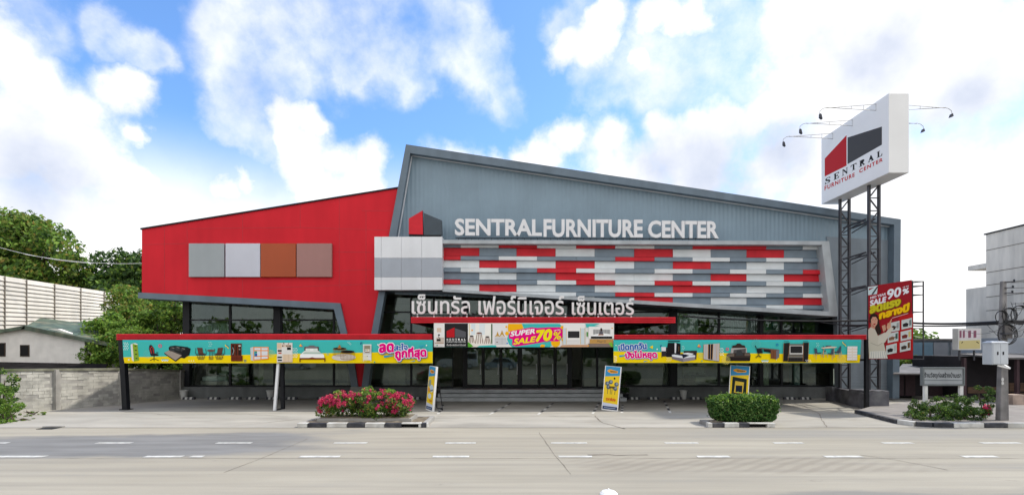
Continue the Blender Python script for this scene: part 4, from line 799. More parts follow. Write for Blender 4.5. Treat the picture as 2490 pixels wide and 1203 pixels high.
# television wall
A.poly([(1625, 282), (1680, 278), (1680, 450), (1618, 452)], (34, 32, 32)); A.poly([(1805, 278), (1858, 276), (1848, 458), (1800, 455)], (34, 32, 32)); A.poly([(1680, 290), (1805, 290), (1805, 400), (1672, 400)], (104, 100, 94)); A.rect(1680, 304, 1804, 386, (206, 204, 200)); A.rect(1687, 310, 1797, 374, (40, 40, 42)); A.poly([(1665, 402), (1808, 402), (1808, 418), (1662, 418)], (120, 116, 110)); A.rect(1662, 418, 1806, 455, (36, 34, 34)); A.line([(1627, 280), (1620, 452)], 4, (150, 104, 66)); A.line([(1681, 280), (1664, 452)], 4, (140, 100, 66)); A.line([(1810, 278), (1804, 454)], 4, (150, 104, 66)); A.line([(1858, 277), (1850, 458)], 4, (150, 104, 66)); A.line([(1625, 265), (1675, 265)], 4, (60, 90, 92)); A.line([(1805, 265), (1852, 265)], 4, (60, 90, 92))
for i in range(4): A.line([(1690 + i * 32, 420), (1690 + i * 32, 453)], 2, (60, 56, 54))
# dining set
def dchair(x, y, fl):
    A.poly([(x, y), (x + 26 * fl, y + 4), (x + 30 * fl, y + 42), (x + 6 * fl, y + 46)], (72, 84, 100)); A.poly([(x + 6 * fl, y + 44), (x + 62 * fl, y + 40), (x + 70 * fl, y + 48), (x + 14 * fl, y + 58)], (60, 70, 86))
    for dx, l in ((2, 84), (20, 104), (68, 84)): A.line([(x + dx * fl, y + 50), (x + (dx - 2) * fl, y + l)], 5, (196, 164, 130))
dchair(1908, 328, 1); dchair(1990, 308, .4); dchair(2160, 308, -.6)
for x in (2030, 2055): A.rect(x - 15, 306, x + 12, 322, (72, 78, 92))
A.poly([(1968, 325), (2060, 313), (2122, 317), (2100, 327), (1985, 333)], (232, 208, 186)); A.line([(1998, 333), (1994, 418)], 6, (196, 164, 130)); A.line([(2090, 330), (2096, 410)], 6, (196, 164, 130)); dchair(2092, 334, -.9); dchair(2160, 320, -1)
A.line([(2170, 270), (2178, 288), (2190, 290), (2204, 312)], 6, YEL); A.line([(2176, 272), (2206, 300)], 5, (28, 98, 178)); dots(A, 1930, 285, 2, 3, 14, 3, (190, 230, 228)); hatch(A, 2160, 430, 44, (252, 236, 130), 8, 3); dots(A, 1830, 440, 4, 3, 13, 3, WHT); dots(A, 540, 420, 3, 3, 14, 3, (255, 240, 150)); A.disc(1980, 453, 4, (232, 92, 90))
A.poly([(2216, 312), (2308, 312), (2304, 440), (2212, 440)], (238, 234, 232))
for i in range(5): A.line([(2215, 340 + i * 25), (2306, 340 + i * 25)], 4, (224, 196, 150) if i < 4 else (220, 214, 210)); A.rect(2255, 326 + i * 25, 2265, 330 + i * 25, (220, 190, 140))
A.build('printed_artwork', t)

# Thai letters standing on the centre canopy
t = thing('canopy_sign', 'white raised Thai letters standing on the raised entrance canopy', 'sign', W(1272, 770, 21.4))
A = Art(Plane((0, 21.4, 0), (0, -1, 0))); fm = surf('letter_white', (.78, .78, .79), .4, .05)
for body, x0, x1, y0, y1 in (('เซ็นทรัล', 1002, 1142, 716, 762.5), ('เฟอร์นิเจอร์', 1164, 1371, 720, 764.5), ('เซ็นเตอร์', 1391, 1541, 720, 765)):
    A.k = 0; A.text(body, [(x0, y0), (x1, y0), (x1, y1), (x0, y1)], [(.012, fm, 0, 0)], ext=.05, depth=220.0); A.build('lettering', t); A = Art(A.p)
m = MB(); m.box(X(1004, 21.4), X(1540, 21.4), 21.40, 21.44, Z(767.5, 21.4), Z(765, 21.4), M['dark'])
for x in range(1015, 1540, 40): m.box(X(x, 21.4) - .03, X(x, 21.4) + .03, 21.40, 21.46, Z(771, 21.4), Z(762, 21.4), M['silver'])
m.build('mounting_rail', t)
# ------------------------------------------------------------------ boards standing on the forecourt
def standee(px, d, yaw, roll, w, h, label, art):
    x = X(px, d); t = thing('sale_board', label, 'board', (x, d, 0), 'printed sale boards on the forecourt')
    Rm = Matrix.Translation((x, d, 0.012)) @ Matrix.Rotation(R(yaw), 4, 'Z') @ Matrix.Rotation(R(roll), 4, 'Y') @ Matrix.Rotation(R(-4), 4, 'X')
    def bx(name, x0, x1, y0, y1, z0, z1, mat):
        m = MB(); m.hexa([Rm @ Vector(p) for p in ((x0, y0, z0), (x1, y0, z0), (x1, y1, z0), (x0, y1, z0), (x0, y0, z1), (x1, y0, z1), (x1, y1, z1), (x0, y1, z1))], mat); return m.build(name, t)
    bx('panel', -w / 2, w / 2, 0, .09, 0, h, M['gwhite'])
    m = MB()
    for s in (-1, 1): m.bar(Rm @ Vector((s * (w / 2 - .05), .1, h * .9)), Rm @ Vector((s * (w / 2 - .05), .48, .06)), .04, .03, M['dark'])
    m.bar(Rm @ Vector((-w / 2 + .05, .45, .09)), Rm @ Vector((w / 2 - .05, .45, .09)), .03, .03, M['dark']); m.build('back_stay', t)
    o = Rm @ Vector((-w / 2 + .03, 0, .03)); A = Art(Local(o, (Rm @ Vector((w / 2 - .03, 0, .03))) - o, (Rm @ Vector((-w / 2 + .03, 0, h - .015))) - o))
    art(A); A.build('printed_artwork', t)
SB, SY = (66, 150, 200), (240, 205, 48)
def base_art(A, foot=True):
    A.poly([(0, .76), (1, .80), (1, 1), (0, 1)], SB); A.poly([(0, .16), (1, .14), (1, .80), (0, .76)], SY)
    A.poly([(0, .07), (1, .07), (1, .14), (0, .16)], (206, 214, 232)); A.rect(0, 0.01, 1, .08, (34, 52, 92)); A.poly([(.12, .9), (.3, .935), (.86, .9), (.84, .86), (.4, .84), (.18, .87)], (244, 168, 40)); A.poly([(.3, .9), (.78, .895), (.76, .875), (.36, .868)], (120, 90, 60)); A.line([(.1, .045), (.9, .045)], .02, (150, 165, 190))
def art1(A):
    base_art(A); A.poly([(.05, .55), (.1, .68), (.45, .70), (.5, .58), (.3, .52)], (150, 160, 150)); A.disc(.62, .5, .34, (196, 212, 226), .085); A.disc(.22, .46, .22, (226, 160, 60), .05); A.disc(.4, .32, .28, (206, 220, 232), .06); A.poly([(.35, .42), (.9, .46), (.88, .49), (.4, .45)], (90, 110, 120)); A.text('SALE', [(.4, .24), (.85, .24), (.85, .2), (.4, .2)], [(.03, (206, 80, 40), 0, 0)])
def art2(A):
    base_art(A); A.disc(.66, .73, .06, (26, 26, 24), .025)
    for x, y in ((.2, .6), (.42, .64), (.82, .6), (.3, .52), (.76, .5)): A.disc(x, y, .15, (92, 104, 116), .05); A.disc(x + .03, y + .01, .08, (150, 164, 176), .026)
    A.poly([(.3, .54), (.72, .55), (.7, .5), (.34, .5)], (96, 80, 40)); 
    for x in (.25, .45, .56, .78): A.line([(x, .5), (x + (.5 - x) * .1, .36)], .03, (80, 82, 70))
    A.text('ราคาพิเศษ', [(.2, .28), (.85, .28), (.85, .21), (.2, .21)], [(.05, (216, 96, 40), 0, 0)])
def art3(A):
    base_art(A); A.poly([(.1, .3), (.9, .28), (.9, .70), (.12, .74)], (34, 44, 40)); A.poly([(.24, .36), (.72, .36), (.76, .62), (.28, .64)], (224, 190, 70)); A.rect(.32, .38, .68, .54, (24, 36, 56)); A.rect(.1, .26, .9, .36, (44, 40, 36))
    for i in range(5): A.line([(.2 + i * .14, .27), (.2 + i * .14, .35)], .03, (90, 86, 78))
standee(1043, 20.7, -56, 3, .62, 1.80, 'narrow yellow sale board turned sideways left of the entrance steps', art1)
standee(1482, 20.7, -24, 4, .66, 1.80, 'yellow sale board with grey chairs right of the entrance steps', art2)
standee(1794, 21.3, -24, 3, .76, 1.80, 'yellow sale board with dark furniture half hidden behind the clipped hedge', art3)

# wheel stops, pots
def wheelstop():
    x, d = X(520, 25.4), 25.4; t = thing('wheel_stop', 'small wheel stop striped black and white along the showroom plinth', 'wheel stop', (x, d, 0), 'wheel stops along the plinth'); m = MB(); w = .56
    for i in range(5): a = x - w / 2 + w * i / 5; m.hexa([(a, d - .09, .008), (a + w / 5, d - .09, .008), (a + w / 5, d + .09, .008), (a, d + .09, .008), (a, d - .05, .12), (a + w / 5, d - .05, .12), (a + w / 5, d + .05, .12), (a, d + .05, .12)], M['kwhite'] if i % 2 else M['kblack'])
    m.build('striped_block', t); return t
def copy_thing(t, loc, rz=0, label=None):
    r = t.copy(); COL.objects.link(r); r.location = loc; r.rotation_euler = (0, 0, rz)
    if label: r['label'] = label
    for ch in list(t.children):
        c = ch.copy(); COL.objects.link(c); c.parent = r; c.matrix_parent_inverse = ch.matrix_parent_inverse.copy()
        for g2 in ch.children: e = g2.copy(); COL.objects.link(e); e.parent = c; e.matrix_parent_inverse = g2.matrix_parent_inverse.copy()
    return r
ws = wheelstop()
for px in (460, 572, 614, 662, 709, 785, 1010, 1542, 1588, 1643, 1691, 1919, 1957): copy_thing(ws, (X(px, 25.4), 25.4, 0), rng.uniform(-.06, .06))
def pot():
    t = thing('plant_pot', 'white tapered pot at the left end of the plinth by the block wall', 'pot', (X(447, 25.55), 25.55, 0), 'white pots at the plinth')
    m = MB(); m.lathe((X(447, 25.55), 25.55, .008), [(.12, 0), (.17, .40), (.195, .40), (.195, .44), (.16, .44), (.15, .38)], M['pot']); m.build('pot_body', t, smooth=False)
    m = MB(); m.lathe((X(447, 25.55), 25.55, .36), [(.152, 0), (.152, .02)], M['soil']); m.build('soil', t); return t
p0 = pot()
copy_thing(p0, (X(657, 25.55), 25.55, 0), 1, 'white tapered pot close to the silver slanted canopy post')
copy_thing(p0, (X(1662, 25.55), 25.55, 0), 2, 'white tapered pot standing right of the entrance steps')
GR = [(0.038, 0.085, 0.014), (0.085, 0.170, 0.025), (0.14, 0.25, 0.036), (0.22, 0.33, 0.055)]
M['leaf'] = leafmat('green_leaves', GR); M['leafdark'] = leafmat('dark_leaves', [(.018, .046, .014), (.036, .085, .020), (.062, .130, .030), (.095, .165, .040)])
M['leafhedge'] = leafmat('hedge_leaves', [(0.017, 0.054, 0.012), (0.031, 0.102, 0.017), (0.054, 0.144, 0.026), (0.102, 0.204, 0.048), (0.204, 0.300, 0.084)], .2, .4)
M['leafbright'] = leafmat('bright_leaves', [(0.081, 0.184, 0.023), (0.149, 0.287, 0.040), (0.230, 0.391, 0.057), (0.322, 0.460, 0.081)])
M['leafolive'] = leafmat('olive_leaves', [(0.091, 0.143, 0.026), (0.156, 0.215, 0.039), (0.247, 0.273, 0.058), (0.390, 0.286, 0.065)])
M['bloom'] = leafmat('pink_bracts', [(.50, .018, .13), (.66, .035, .19), (.62, .05, .11), (.74, .14, .16)], .25, .5)
M['twig'] = surf('twigs', (.07, .05, .035), .9, .2, 5)
def potted(px, d, h, r, label):
    x = X(px, d); t = thing('entrance_plant', label, 'plant', (x, d, 0)); m = MB(); m.lathe((x, d, .008), [(.15, 0), (.2, .3), (.17, .3)], M['dark']); m.build('pot_body', t)
    m = MB()
    for i in range(5): m.tube([(x, d, .25), (x + rng.uniform(-.1, .1), d + rng.uniform(-.1, .1), h * .5), (x + rng.uniform(-.25, .25), d + rng.uniform(-.2, .2), h * .9)], [.015, .012, .006], M['twig'], 5)
    m.build('stems', t); P, Q = clumps([((x, d, h * .62), (r, r * .8, h * .4))], 16, 700, .16); leaves('foliage', P, .055, [M['leafdark']], t, Q)
potted(1520, 25.2, 1.25, .26, 'dark leafy potted plant in the shade right of the entrance steps')

# ------------------------------------------------------------------ planter islands at the kerb
def island(px0, px1, segs, slot, depth, label, y0=16.3, h=.145):
    x0, x1 = X(px0, y0), X(px1, y0); t = thing('planter_kerb', label, 'kerb', ((x0 + x1) / 2, y0, 0), 'striped kerbs round the planted islands'); m = MB()
    for a, b, c in segs:
        xa, xb = X(a, y0), X(b, y0); k = M['kwhite'] if c == 'w' else M['kblack']
        if c == 's': m.box(xa, xb, y0, y0 + .2, h - .035, h, M['kwhite']); m.box(xa, xb, y0 + .12, y0 + .2, 0, h - .035, M['black']); continue
        m.box(xa + .004, xb - .004, y0 + rng.uniform(-.008, .008), y0 + .2, 0, h + rng.uniform(-.006, .006), k)
    m.build('front_kerb', t, bevel=.012); m = MB()
    m.box(x0 + .05, x0 + .2, y0 + .2, y0 + depth, 0, h - .01, M['conc']); m.box(x1 - .2, x1 - .05, y0 + .2, y0 + depth, 0, h - .01, M['conc']); m.box(x0 + .05, x1 - .05, y0 + depth, y0 + depth + .15, 0, h - .01, M['conc']); m.build('side_kerb', t, bevel=.012)
    m = MB(); n = 14; vs = []
    for j in range(5):
        for i in range(n): vs.append((x0 + .2 + (x1 - x0 - .4) * i / (n - 1), y0 + .2 + (depth - .2) * j / 4, h - .03 + rng.uniform(-.01, .035)))
    m.mesh(vs, [(j * n + i, j * n + i + 1, (j + 1) * n + i + 1, (j + 1) * n + i) for j in range(4) for i in range(n - 1)], M['soil']); m.build('soil_bed', t, smooth=True)
island(722, 1040, ((722, 747, 'w'), (747, 793, 'b'), (794, 843, 'w'), (844, 886, 'b'), (887, 934, 'w'), (935, 976, 'b'), (976, 1017, 's'), (1017, 1024, 'w'), (1024, 1036, 'b'), (1036, 1040, 'w')), 1, 1.7, 'longer striped kerb round the bougainvillea bed with a drain slot at its right end')
island(1722, 1886, ((1722, 1733, 'w'), (1733, 1762, 'b'), (1762, 1798, 'w'), (1798, 1823, 'b'), (1823, 1866, 's'), (1866, 1886, 'w')), 1, .75, 'short striped kerb round the clipped green hedge')
m = MB()   # low concrete trough holding the bougainvillea
xa, xb = X(776, 17.0), X(1003, 17.0); m.box(xa, xb, 16.8, 17.9, .1, .22, M['conc']); m.box(xa + .08, xb - .08, 16.88, 17.82, .22, .24, M['soil']); one('planting_trough', m, 'low pale concrete trough under the pink bougainvillea', 'planter')

def bougainvillea():
    x0, x1, d = X(783, 17.35), X(1003, 17.35), 17.35; cx = (x0 + x1) / 2; w = (x1 - x0) / 2
    t = thing('bougainvillea', 'wide bougainvillea shrub covered in pink flowers on the kerb island', 'shrub', (cx, d, .3))
    m = MB()
    for i in range(26):
        a = cx + rng.uniform(-.8, .8) * w; m.tube([(a, d + rng.uniform(-.2, .2), .3), (a + rng.uniform(-.2, .2), d + rng.uniform(-.3, .3), .65), (a + rng.uniform(-.4, .4), d + rng.uniform(-.5, .5), rng.uniform(.8, 1.1))], [.02, .014, .006], M['twig'], 5)
    m.build('stems', t)
    dz = -.07; blobs = [((cx - .75 * w, d, .62), (.30 * w, .5, .36)), ((cx - .45 * w, d, .76), (.34 * w, .55, .36)), ((cx, d, .74), (.42 * w, .58, .44)), ((cx + .4 * w, d, .74), (.38 * w, .55, .42)), ((cx + .75 * w, d, .66), (.27 * w, .5, .42)), ((cx - .88 * w, d - .1, .40), (.14 * w, .35, .16)), ((cx + .2 * w, d - .1, .42), (.7 * w, .4, .22))]
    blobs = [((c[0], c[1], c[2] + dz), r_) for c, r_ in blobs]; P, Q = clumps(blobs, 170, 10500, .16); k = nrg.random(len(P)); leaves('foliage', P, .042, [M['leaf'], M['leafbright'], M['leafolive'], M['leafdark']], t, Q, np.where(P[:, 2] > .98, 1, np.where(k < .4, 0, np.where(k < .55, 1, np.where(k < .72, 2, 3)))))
    FP, FN = [], []
    for i in range(230):
        c, r = blobs[nrg.integers(0, 5) if nrg.random() < .82 else nrg.integers(0, 7)]; e = nrg.normal(size=3); e[1] = -abs(e[1]); e /= np.linalg.norm(e)
        if e[2] < -.35: e[2] = -e[2]
        u = (c[0] - cx) / w + e[0] * .3
        if nrg.random() < .8 * math.exp(-((u - .0) / .40) ** 2): continue
        cc = np.array(c) + e * np.array(r) * 1.04; q = nrg.uniform(.04, .10); n = int(12 + 260 * q)
        f = nrg.normal(size=(n, 3)); f /= np.linalg.norm(f, axis=1)[:, None]; FP.append(cc + f * q * nrg.uniform(.4, 1, (n, 1))); FN.append(f + e)
    FP = np.concatenate(FP); FN = np.concatenate(FN); FN /= np.linalg.norm(FN, axis=1)[:, None]; leaves('flowers', FP, .024, [M['bloom']], t, FN, aspect=.75, flat=.35)
bougainvillea()
def hedge():
    x0, x1, y0, y1, z0, z1 = X(1733, 17.0), X(1886, 17.0), 16.58, 17.75, .10, .96
    t = thing('clipped_hedge', 'dense box shaped green hedge clipped with rounded corners on the kerb island', 'hedge', ((x0 + x1) / 2, 17.4, .1))
    c = np.array([(x0 + x1) / 2, (y0 + y1) / 2, (z0 + z1) / 2]); hx = np.array([(x1 - x0) / 2, (y1 - y0) / 2, (z1 - z0) / 2])
    n = 12500; e = nrg.normal(size=(n, 3)); e /= np.linalg.norm(e, axis=1)[:, None]
    def sup(e, pw=5.5): return e / (np.abs(e) ** pw).sum(1)[:, None] ** (1 / pw)
    s_ = sup(e); wob = 1 + .025 * np.sin(e[:, :1] * 9 + e[:, 2:] * 5) + .02 * np.sin(e[:, 2:] * 13 + e[:, :1] * 21) ; dep = 1 - np.abs(nrg.normal(0, .06, (n, 1)))
    tap = np.ones((n, 3)); P = c + s_ * hx * wob * dep; P[:, 0] = c[0] + (P[:, 0] - c[0]) * (1 - .07 * np.clip((.55 - P[:, 2]) / .45, 0, 1)); P[:, 2] = np.maximum(P[:, 2], .14)
    sh = nrg.random(n) < .022; P[sh] += e[sh] * nrg.uniform(.03, .13, (sh.sum(), 1)) + np.array([0, 0, .03])      # stray shoots
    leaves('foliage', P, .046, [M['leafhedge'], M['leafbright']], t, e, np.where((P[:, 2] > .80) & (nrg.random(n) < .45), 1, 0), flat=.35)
    m = MB(); k = 20; vs = []
    for j in range(11):
        for i in range(k):
            a, b_ = 2 * math.pi * i / k, math.pi * j / 10; ee = np.array([[math.cos(a) * math.sin(b_), math.sin(a) * math.sin(b_), math.cos(b_)]]); vs.append(tuple((c + sup(ee) * hx * .86)[0]))
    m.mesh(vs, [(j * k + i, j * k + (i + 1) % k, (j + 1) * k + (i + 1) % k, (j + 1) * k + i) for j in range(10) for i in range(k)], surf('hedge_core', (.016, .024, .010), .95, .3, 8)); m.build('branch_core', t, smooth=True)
hedge()
m = MB(); m.box(X(98, 16.1), X(137, 16.1), 15.95, 16.25, .002, .012, M['black']); m.box(X(92, 16.1), X(141, 16.1), 16.25, 16.36, .002, .05, M['conc']); one('drain_inlet', m, 'dark drain inlet slot at the road edge near the left shrubs', 'drain')
m = MB(); x, d = X(1480, 8.72), 8.72; m.lathe((x, d, 0), [(.16, 0), (.15, .05), (.11, .085), (.05, .10), (.0, .103)], M['gwhite']); m.lathe((x, d, .1), [(.012, 0), (.012, .03)], M['gwhite'], 6); one('road_stud', m, 'white domed marker just showing at the bottom edge of the road', 'marker')

# ------------------------------------------------------------------ pylon sign and lattice columns
def pylon():
    x0, x1, y0, y1, z0, z1 = 15.13, 15.94, 20.55, 25.05, 9.56, 12.76
    t = thing('pylon_sign', 'tall white box sign on two dark lattice columns with red and grey house logo', 'sign', (15.65, 23.1, 0))
    m = MB(); m.box(x0, x1, y0, y1, z0, z1, M['gwhite']); m.build('sign_box', t, bevel=.02)
    A = Art(Plane((x0, 0, 0), (-1, 0, 0)))
    A.poly([(2005.5, 385.7), (2058.6, 328.8), (2058.6, 402.7), (2005.5, 429.3)], (192, 24, 34)); A.poly([(2061, 334.6), (2144.6, 308), (2144.6, 352), (2061, 399.4)], (72, 72, 74))
    serif(A, 'SENTRAL', [(2005.5, 435), (2146, 363.5), (2146, 378), (2005.5, 449.5)], (12, 12, 14), .45)
    A.text('FURNITURE', [(2005.5, 453), (2078, 420), (2078, 429), (2005.5, 463)], [(.03, (205, 24, 34), 0, 0)], 1.25); A.text('CENTER', [(2090, 412), (2146, 383.5), (2146, 392), (2090, 421)], [(.03, (205, 24, 34), 0, 0)], 1.25); A.build('printed_logo', t)
    for (cx, cy, zb) in ((15.72, 24.2, .62), (15.62, 22.1, .74)):
        m = MB(); r = .215
        for sx in (-1, 1):
            m.bar((cx + sx * r, cy, zb), (cx + sx * r, cy, z0 + .05), .085, .12, M['steel'], up=(0, 1, 0))
        n = int((z0 - zb) / .55); h = (z0 - zb) / n
        for i in range(n):
            a, b_ = zb + i * h, zb + (i + 1) * h
            q = 1 if i % 2 else -1; m.bar((cx - q * r, cy, a), (cx + q * r, cy, b_), .045, .045, M['steel']); m.bar((cx - r, cy, a), (cx + r, cy, a), .04, .04, M['steel'])
        m.build('lattice_column', t)
    for z in (3.55, 5.25, 6.7, 8.15):
        m = MB()
        for s in (-1, 1): m.bar((15.72 + s * .2, 23.985, z), (15.62 + s * .2, 22.315, z), .06, .06, M['steel']); m.bar((15.72 + s * .2, 23.985, z - .22), (15.62 + s * .2, 22.315, z), .035, .035, M['steel'])
        m.build('cross_tie', t)
    wire = surf('grey_wire', (.34, .34, .34), .5, .1)
    for side in (-1, 1):
        for y in (21.28, 22.75, 24.15):
            xe = x0 if side < 0 else x1; m = MB(); L_ = 2.05; zz = z1 - .10
            top = [(xe + side * L_ * i / 4, y, zz - .04 * i + .0) for i in range(5)]; bot = [(xe + side * L_ * i / 4, y, zz - .26 + .03 * i) for i in range(5)]
            m.tube(top, .012, wire, 6); m.tube(bot, .012, wire, 6)
            for i in range(5): m.bar(top[i], bot[i], .011, .011, wire)
            e = top[-1]; m.tube([bot[-1], (e[0] + side * .15, y, e[2] - .02), (e[0] + side * .28, y, e[2] - .12), (e[0] + side * .30, y, e[2] - .26)], .012, wire, 6); o = m.build('lamp_arm', t)
            hx = e[0] + side * .30; m = MB(); m.hexa([(hx - .0, y - .06, e[2] - .40), (hx - side * .10, y - .06, e[2] - .47), (hx - side * .10, y + .06, e[2] - .47), (hx - .0, y + .06, e[2] - .40), (hx, y - .05, e[2] - .24), (hx - side * .06, y - .05, e[2] - .27), (hx - side * .06, y + .05, e[2] - .27), (hx, y + .05, e[2] - .24)] if side < 0 else [(hx - .10, y - .06, e[2] - .40), (hx + .02, y - .06, e[2] - .36), (hx + .02, y + .06, e[2] - .36), (hx - .10, y + .06, e[2] - .40), (hx - .06, y - .05, e[2] - .26), (hx, y - .05, e[2] - .24), (hx, y + .05, e[2] - .24), (hx - .06, y + .05, e[2] - .26)], M['steel'])
            m.build('lamp_head', o)
pylon()
m = MB(); m.box(14.83, 15.69, 21.3, 22.55, 0, .74, M['dconc']); m.box(15.42, 16.02, 23.85, 24.55, 0, .62, M['dconc']); m.plan([(14.66, 21.32), (14.80, 21.30), (15.50, 24.3), (15.36, 24.32)], 0, .66, M['dconc']); m.box(15.20, 15.48, 24.3, 24.82, 0, .70, M['dconc'])
m.mesh([(14.83 + .86 * i / 6, 21.295, .75 + rng.uniform(-.02, .02)) for i in range(7)] + [(14.83 + .86 * i / 6, 22.5, .75 + rng.uniform(-.02, .02)) for i in range(7)], [(i, i + 1, 8 + i, 7 + i) for i in range(6)], M['dconc'])
one('column_footing', m, 'rough dark concrete footing wall and block under the lattice columns', 'footing')

def poster():
    A0, B0 = Vector((14.55, 20.9, 0)), Vector((15.13, 19.35, 0)); u = (B0 - A0).normalized(); n = Vector((u.y, -u.x, 0)); n = n if n.x < 0 else -n
    t = thing('poster_board', 'red SALE 90% billboard showing a woman beside furniture photos', 'billboard', (14.85, 20.1, 2.1)); m = MB()
    q = [A0 + Vector((0, 0, 2.1)), B0 + Vector((0, 0, 2.1)), B0 + Vector((0, 0, 5.08)), A0 + Vector((0, 0, 5.05))]; m.mesh([*q, *[p - n * .04 for p in q]], [(0, 1, 2, 3), (7, 6, 5, 4), (0, 4, 5, 1), (1, 5, 6, 2), (2, 6, 7, 3), (3, 7, 4, 0)], M['dark']); m.build('sheet', t)
    A = Art(Plane(A0 + n * .003, n)); A.view(2090, 660, 5.228)
    A.poly([(112, 190), (665, 106), (680, 1108), (120, 1112)], (160, 32, 42)); A.poly([(520, 560), (680, 535), (680, 1000), (320, 1000)], (190, 36, 38))
    A.poly([(108, 195), (235, 178), (222, 285), (110, 300)], (206, 226, 226)); A.poly([(150, 290), (215, 200), (230, 182), (235, 200), (175, 290)], (60, 60, 64)); A.poly([(120, 215), (190, 200), (120, 240)], (150, 30, 40))
    A.text('MID YEAR', [(140, 322), (338, 268), (335, 298), (140, 350)], [(.04, (236, 224, 230), 0, 0)]); A.text('SALE', [(140, 370), (340, 318), (330, 385), (142, 435)], [(.06, (240, 234, 240), 0, 0)])
    A.text('90', [(362, 232), (532, 195), (520, 310), (352, 355)], [(.035, (240, 240, 244), 0, 0)]); A.text('%', [(556, 225), (628, 208), (625, 268), (556, 290)], [(.06, (240, 240, 244), 0, 0)]); A.text('UP TO', [(556, 195), (630, 175), (630, 190), (556, 210)], [(.04, (240, 240, 244), 0, 0)])
    A.text('ลดแรง', [(140, 445), (525, 350), (515, 425), (140, 530)], [(.10, (120, 90, 20), 4, 6), (.07, (210, 200, 40), 0, 0)]); A.text('กลางปี', [(260, 510), (635, 400), (625, 500), (262, 600)], [(.10, (150, 90, 10), 4, 6), (.07, (250, 200, 20), 0, 0)])
    A.line([(420, 590), (625, 530)], 7, (230, 190, 190))
    for i, (x, y) in enumerate(((380, 655), (540, 618), (365, 790), (530, 765), (345, 940), (520, 905))):
        w, h = 135, 118; A.poly([(x, y), (x + w, y - 32), (x + w, y + h - 28), (x, y + h)], (206, 210, 206)); A.poly([(x + 14, y + 50), (x + 60, y + 30), (x + 90, y + 42), (x + 80, y + 78), (x + 20, y + 88)], ((60, 52, 48), (46, 44, 46), (150, 120, 96), (120, 50, 46), (40, 38, 40), (70, 60, 54))[i]); A.poly([(x + 98, y), (x + w - 8, y - 10), (x + w - 8, y + 60), (x + 98, y + 70)], ((160, 164, 160), (120, 130, 130), (70, 100, 90), (210, 190, 120), (180, 186, 180), (110, 76, 40))[i])
        if i in (0, 2): A.line([(x + 10, y + 70), (x + 110, y + 40)], 9, (90, 60, 46))
    # the printed woman in the pale blouse
    A.poly([(135, 580), (150, 545), (190, 530), (228, 545), (248, 600), (262, 690), (285, 760), (262, 806), (228, 790), (190, 712), (130, 640)], (52, 38, 32)); A.poly([(118, 735), (150, 705), (200, 725), (240, 815), (330, 770), (350, 800), (300, 870), (312, 900), (340, 1010), (365, 1100), (128, 1104), (120, 880)], (206, 198, 180))
    A.poly([(152, 610), (175, 575), (215, 575), (238, 610), (232, 665), (205, 700), (175, 680), (155, 645)], (214, 160, 134)); A.poly([(150, 640), (180, 690), (208, 700), (200, 730), (152, 706)], (198, 140, 116)); A.poly([(180, 662), (215, 655), (205, 678), (188, 676)], (170, 60, 60)); A.line([(170, 612), (186, 608)], 5, (60, 40, 36)); A.line([(206, 606), (224, 608)], 5, (60, 40, 36)); A.line([(200, 615), (202, 640)], 4, (180, 126, 104))
    A.poly([(250, 830), (345, 770), (400, 690), (440, 720), (390, 800), (330, 900), (240, 940)], (214, 206, 190)); A.poly([(352, 700), (365, 655), (385, 650), (412, 600), (420, 602), (405, 660), (408, 700), (380, 735), (355, 728)], (216, 166, 136)); A.line([(362, 690), (372, 655)], 3, (180, 126, 104)); A.line([(380, 690), (388, 652)], 3, (180, 126, 104)); A.poly([(290, 690), (335, 672), (345, 740), (310, 765)], (206, 156, 128))
    A.line([(150, 905), (240, 940), (300, 905)], 5, (150, 140, 124)); A.poly([(145, 1012), (330, 1005), (365, 1102), (132, 1104)], (224, 220, 210))
    for i in range(7): A.line([(165 + i * 26, 1012), (152 + i * 32, 1102)], 4, (140, 146, 150))
    A.build('printed_artwork', t)
    m = MB(); C0 = B0 + Vector((.43, .02, 0)); D0 = A0 + Vector((.43, .02, 0))
    for P0 in (B0 + Vector((.03, .03, 0)), C0, A0 + Vector((.05, .03, 0)), D0): m.bar(P0 + Vector((0, 0, 2.1)), P0 + Vector((0, 0, 5.06)), .035, .035, M['steel'])
    for z in (2.12, 3.28, 3.9, 4.55, 4.88, 5.05):
        m.bar(B0 + Vector((.03, .03, z)), C0 + Vector((0, 0, z)), .03, .03, M['steel'], up=(0, 1, 0)); m.bar(A0 + Vector((.05, .03, z)), D0 + Vector((0, 0, z)), .03, .03, M['steel'], up=(0, 1, 0)); m.bar(C0 + Vector((0, 0, z)), D0 + Vector((0, 0, z)), .03, .03, M['steel'])
    for z in (2.3, 4.6): m.bar(D0 + Vector((0, 0, z)), (15.45, 21.92, z), .06, .06, M['steel'])
    m.build('frame', t)
poster()
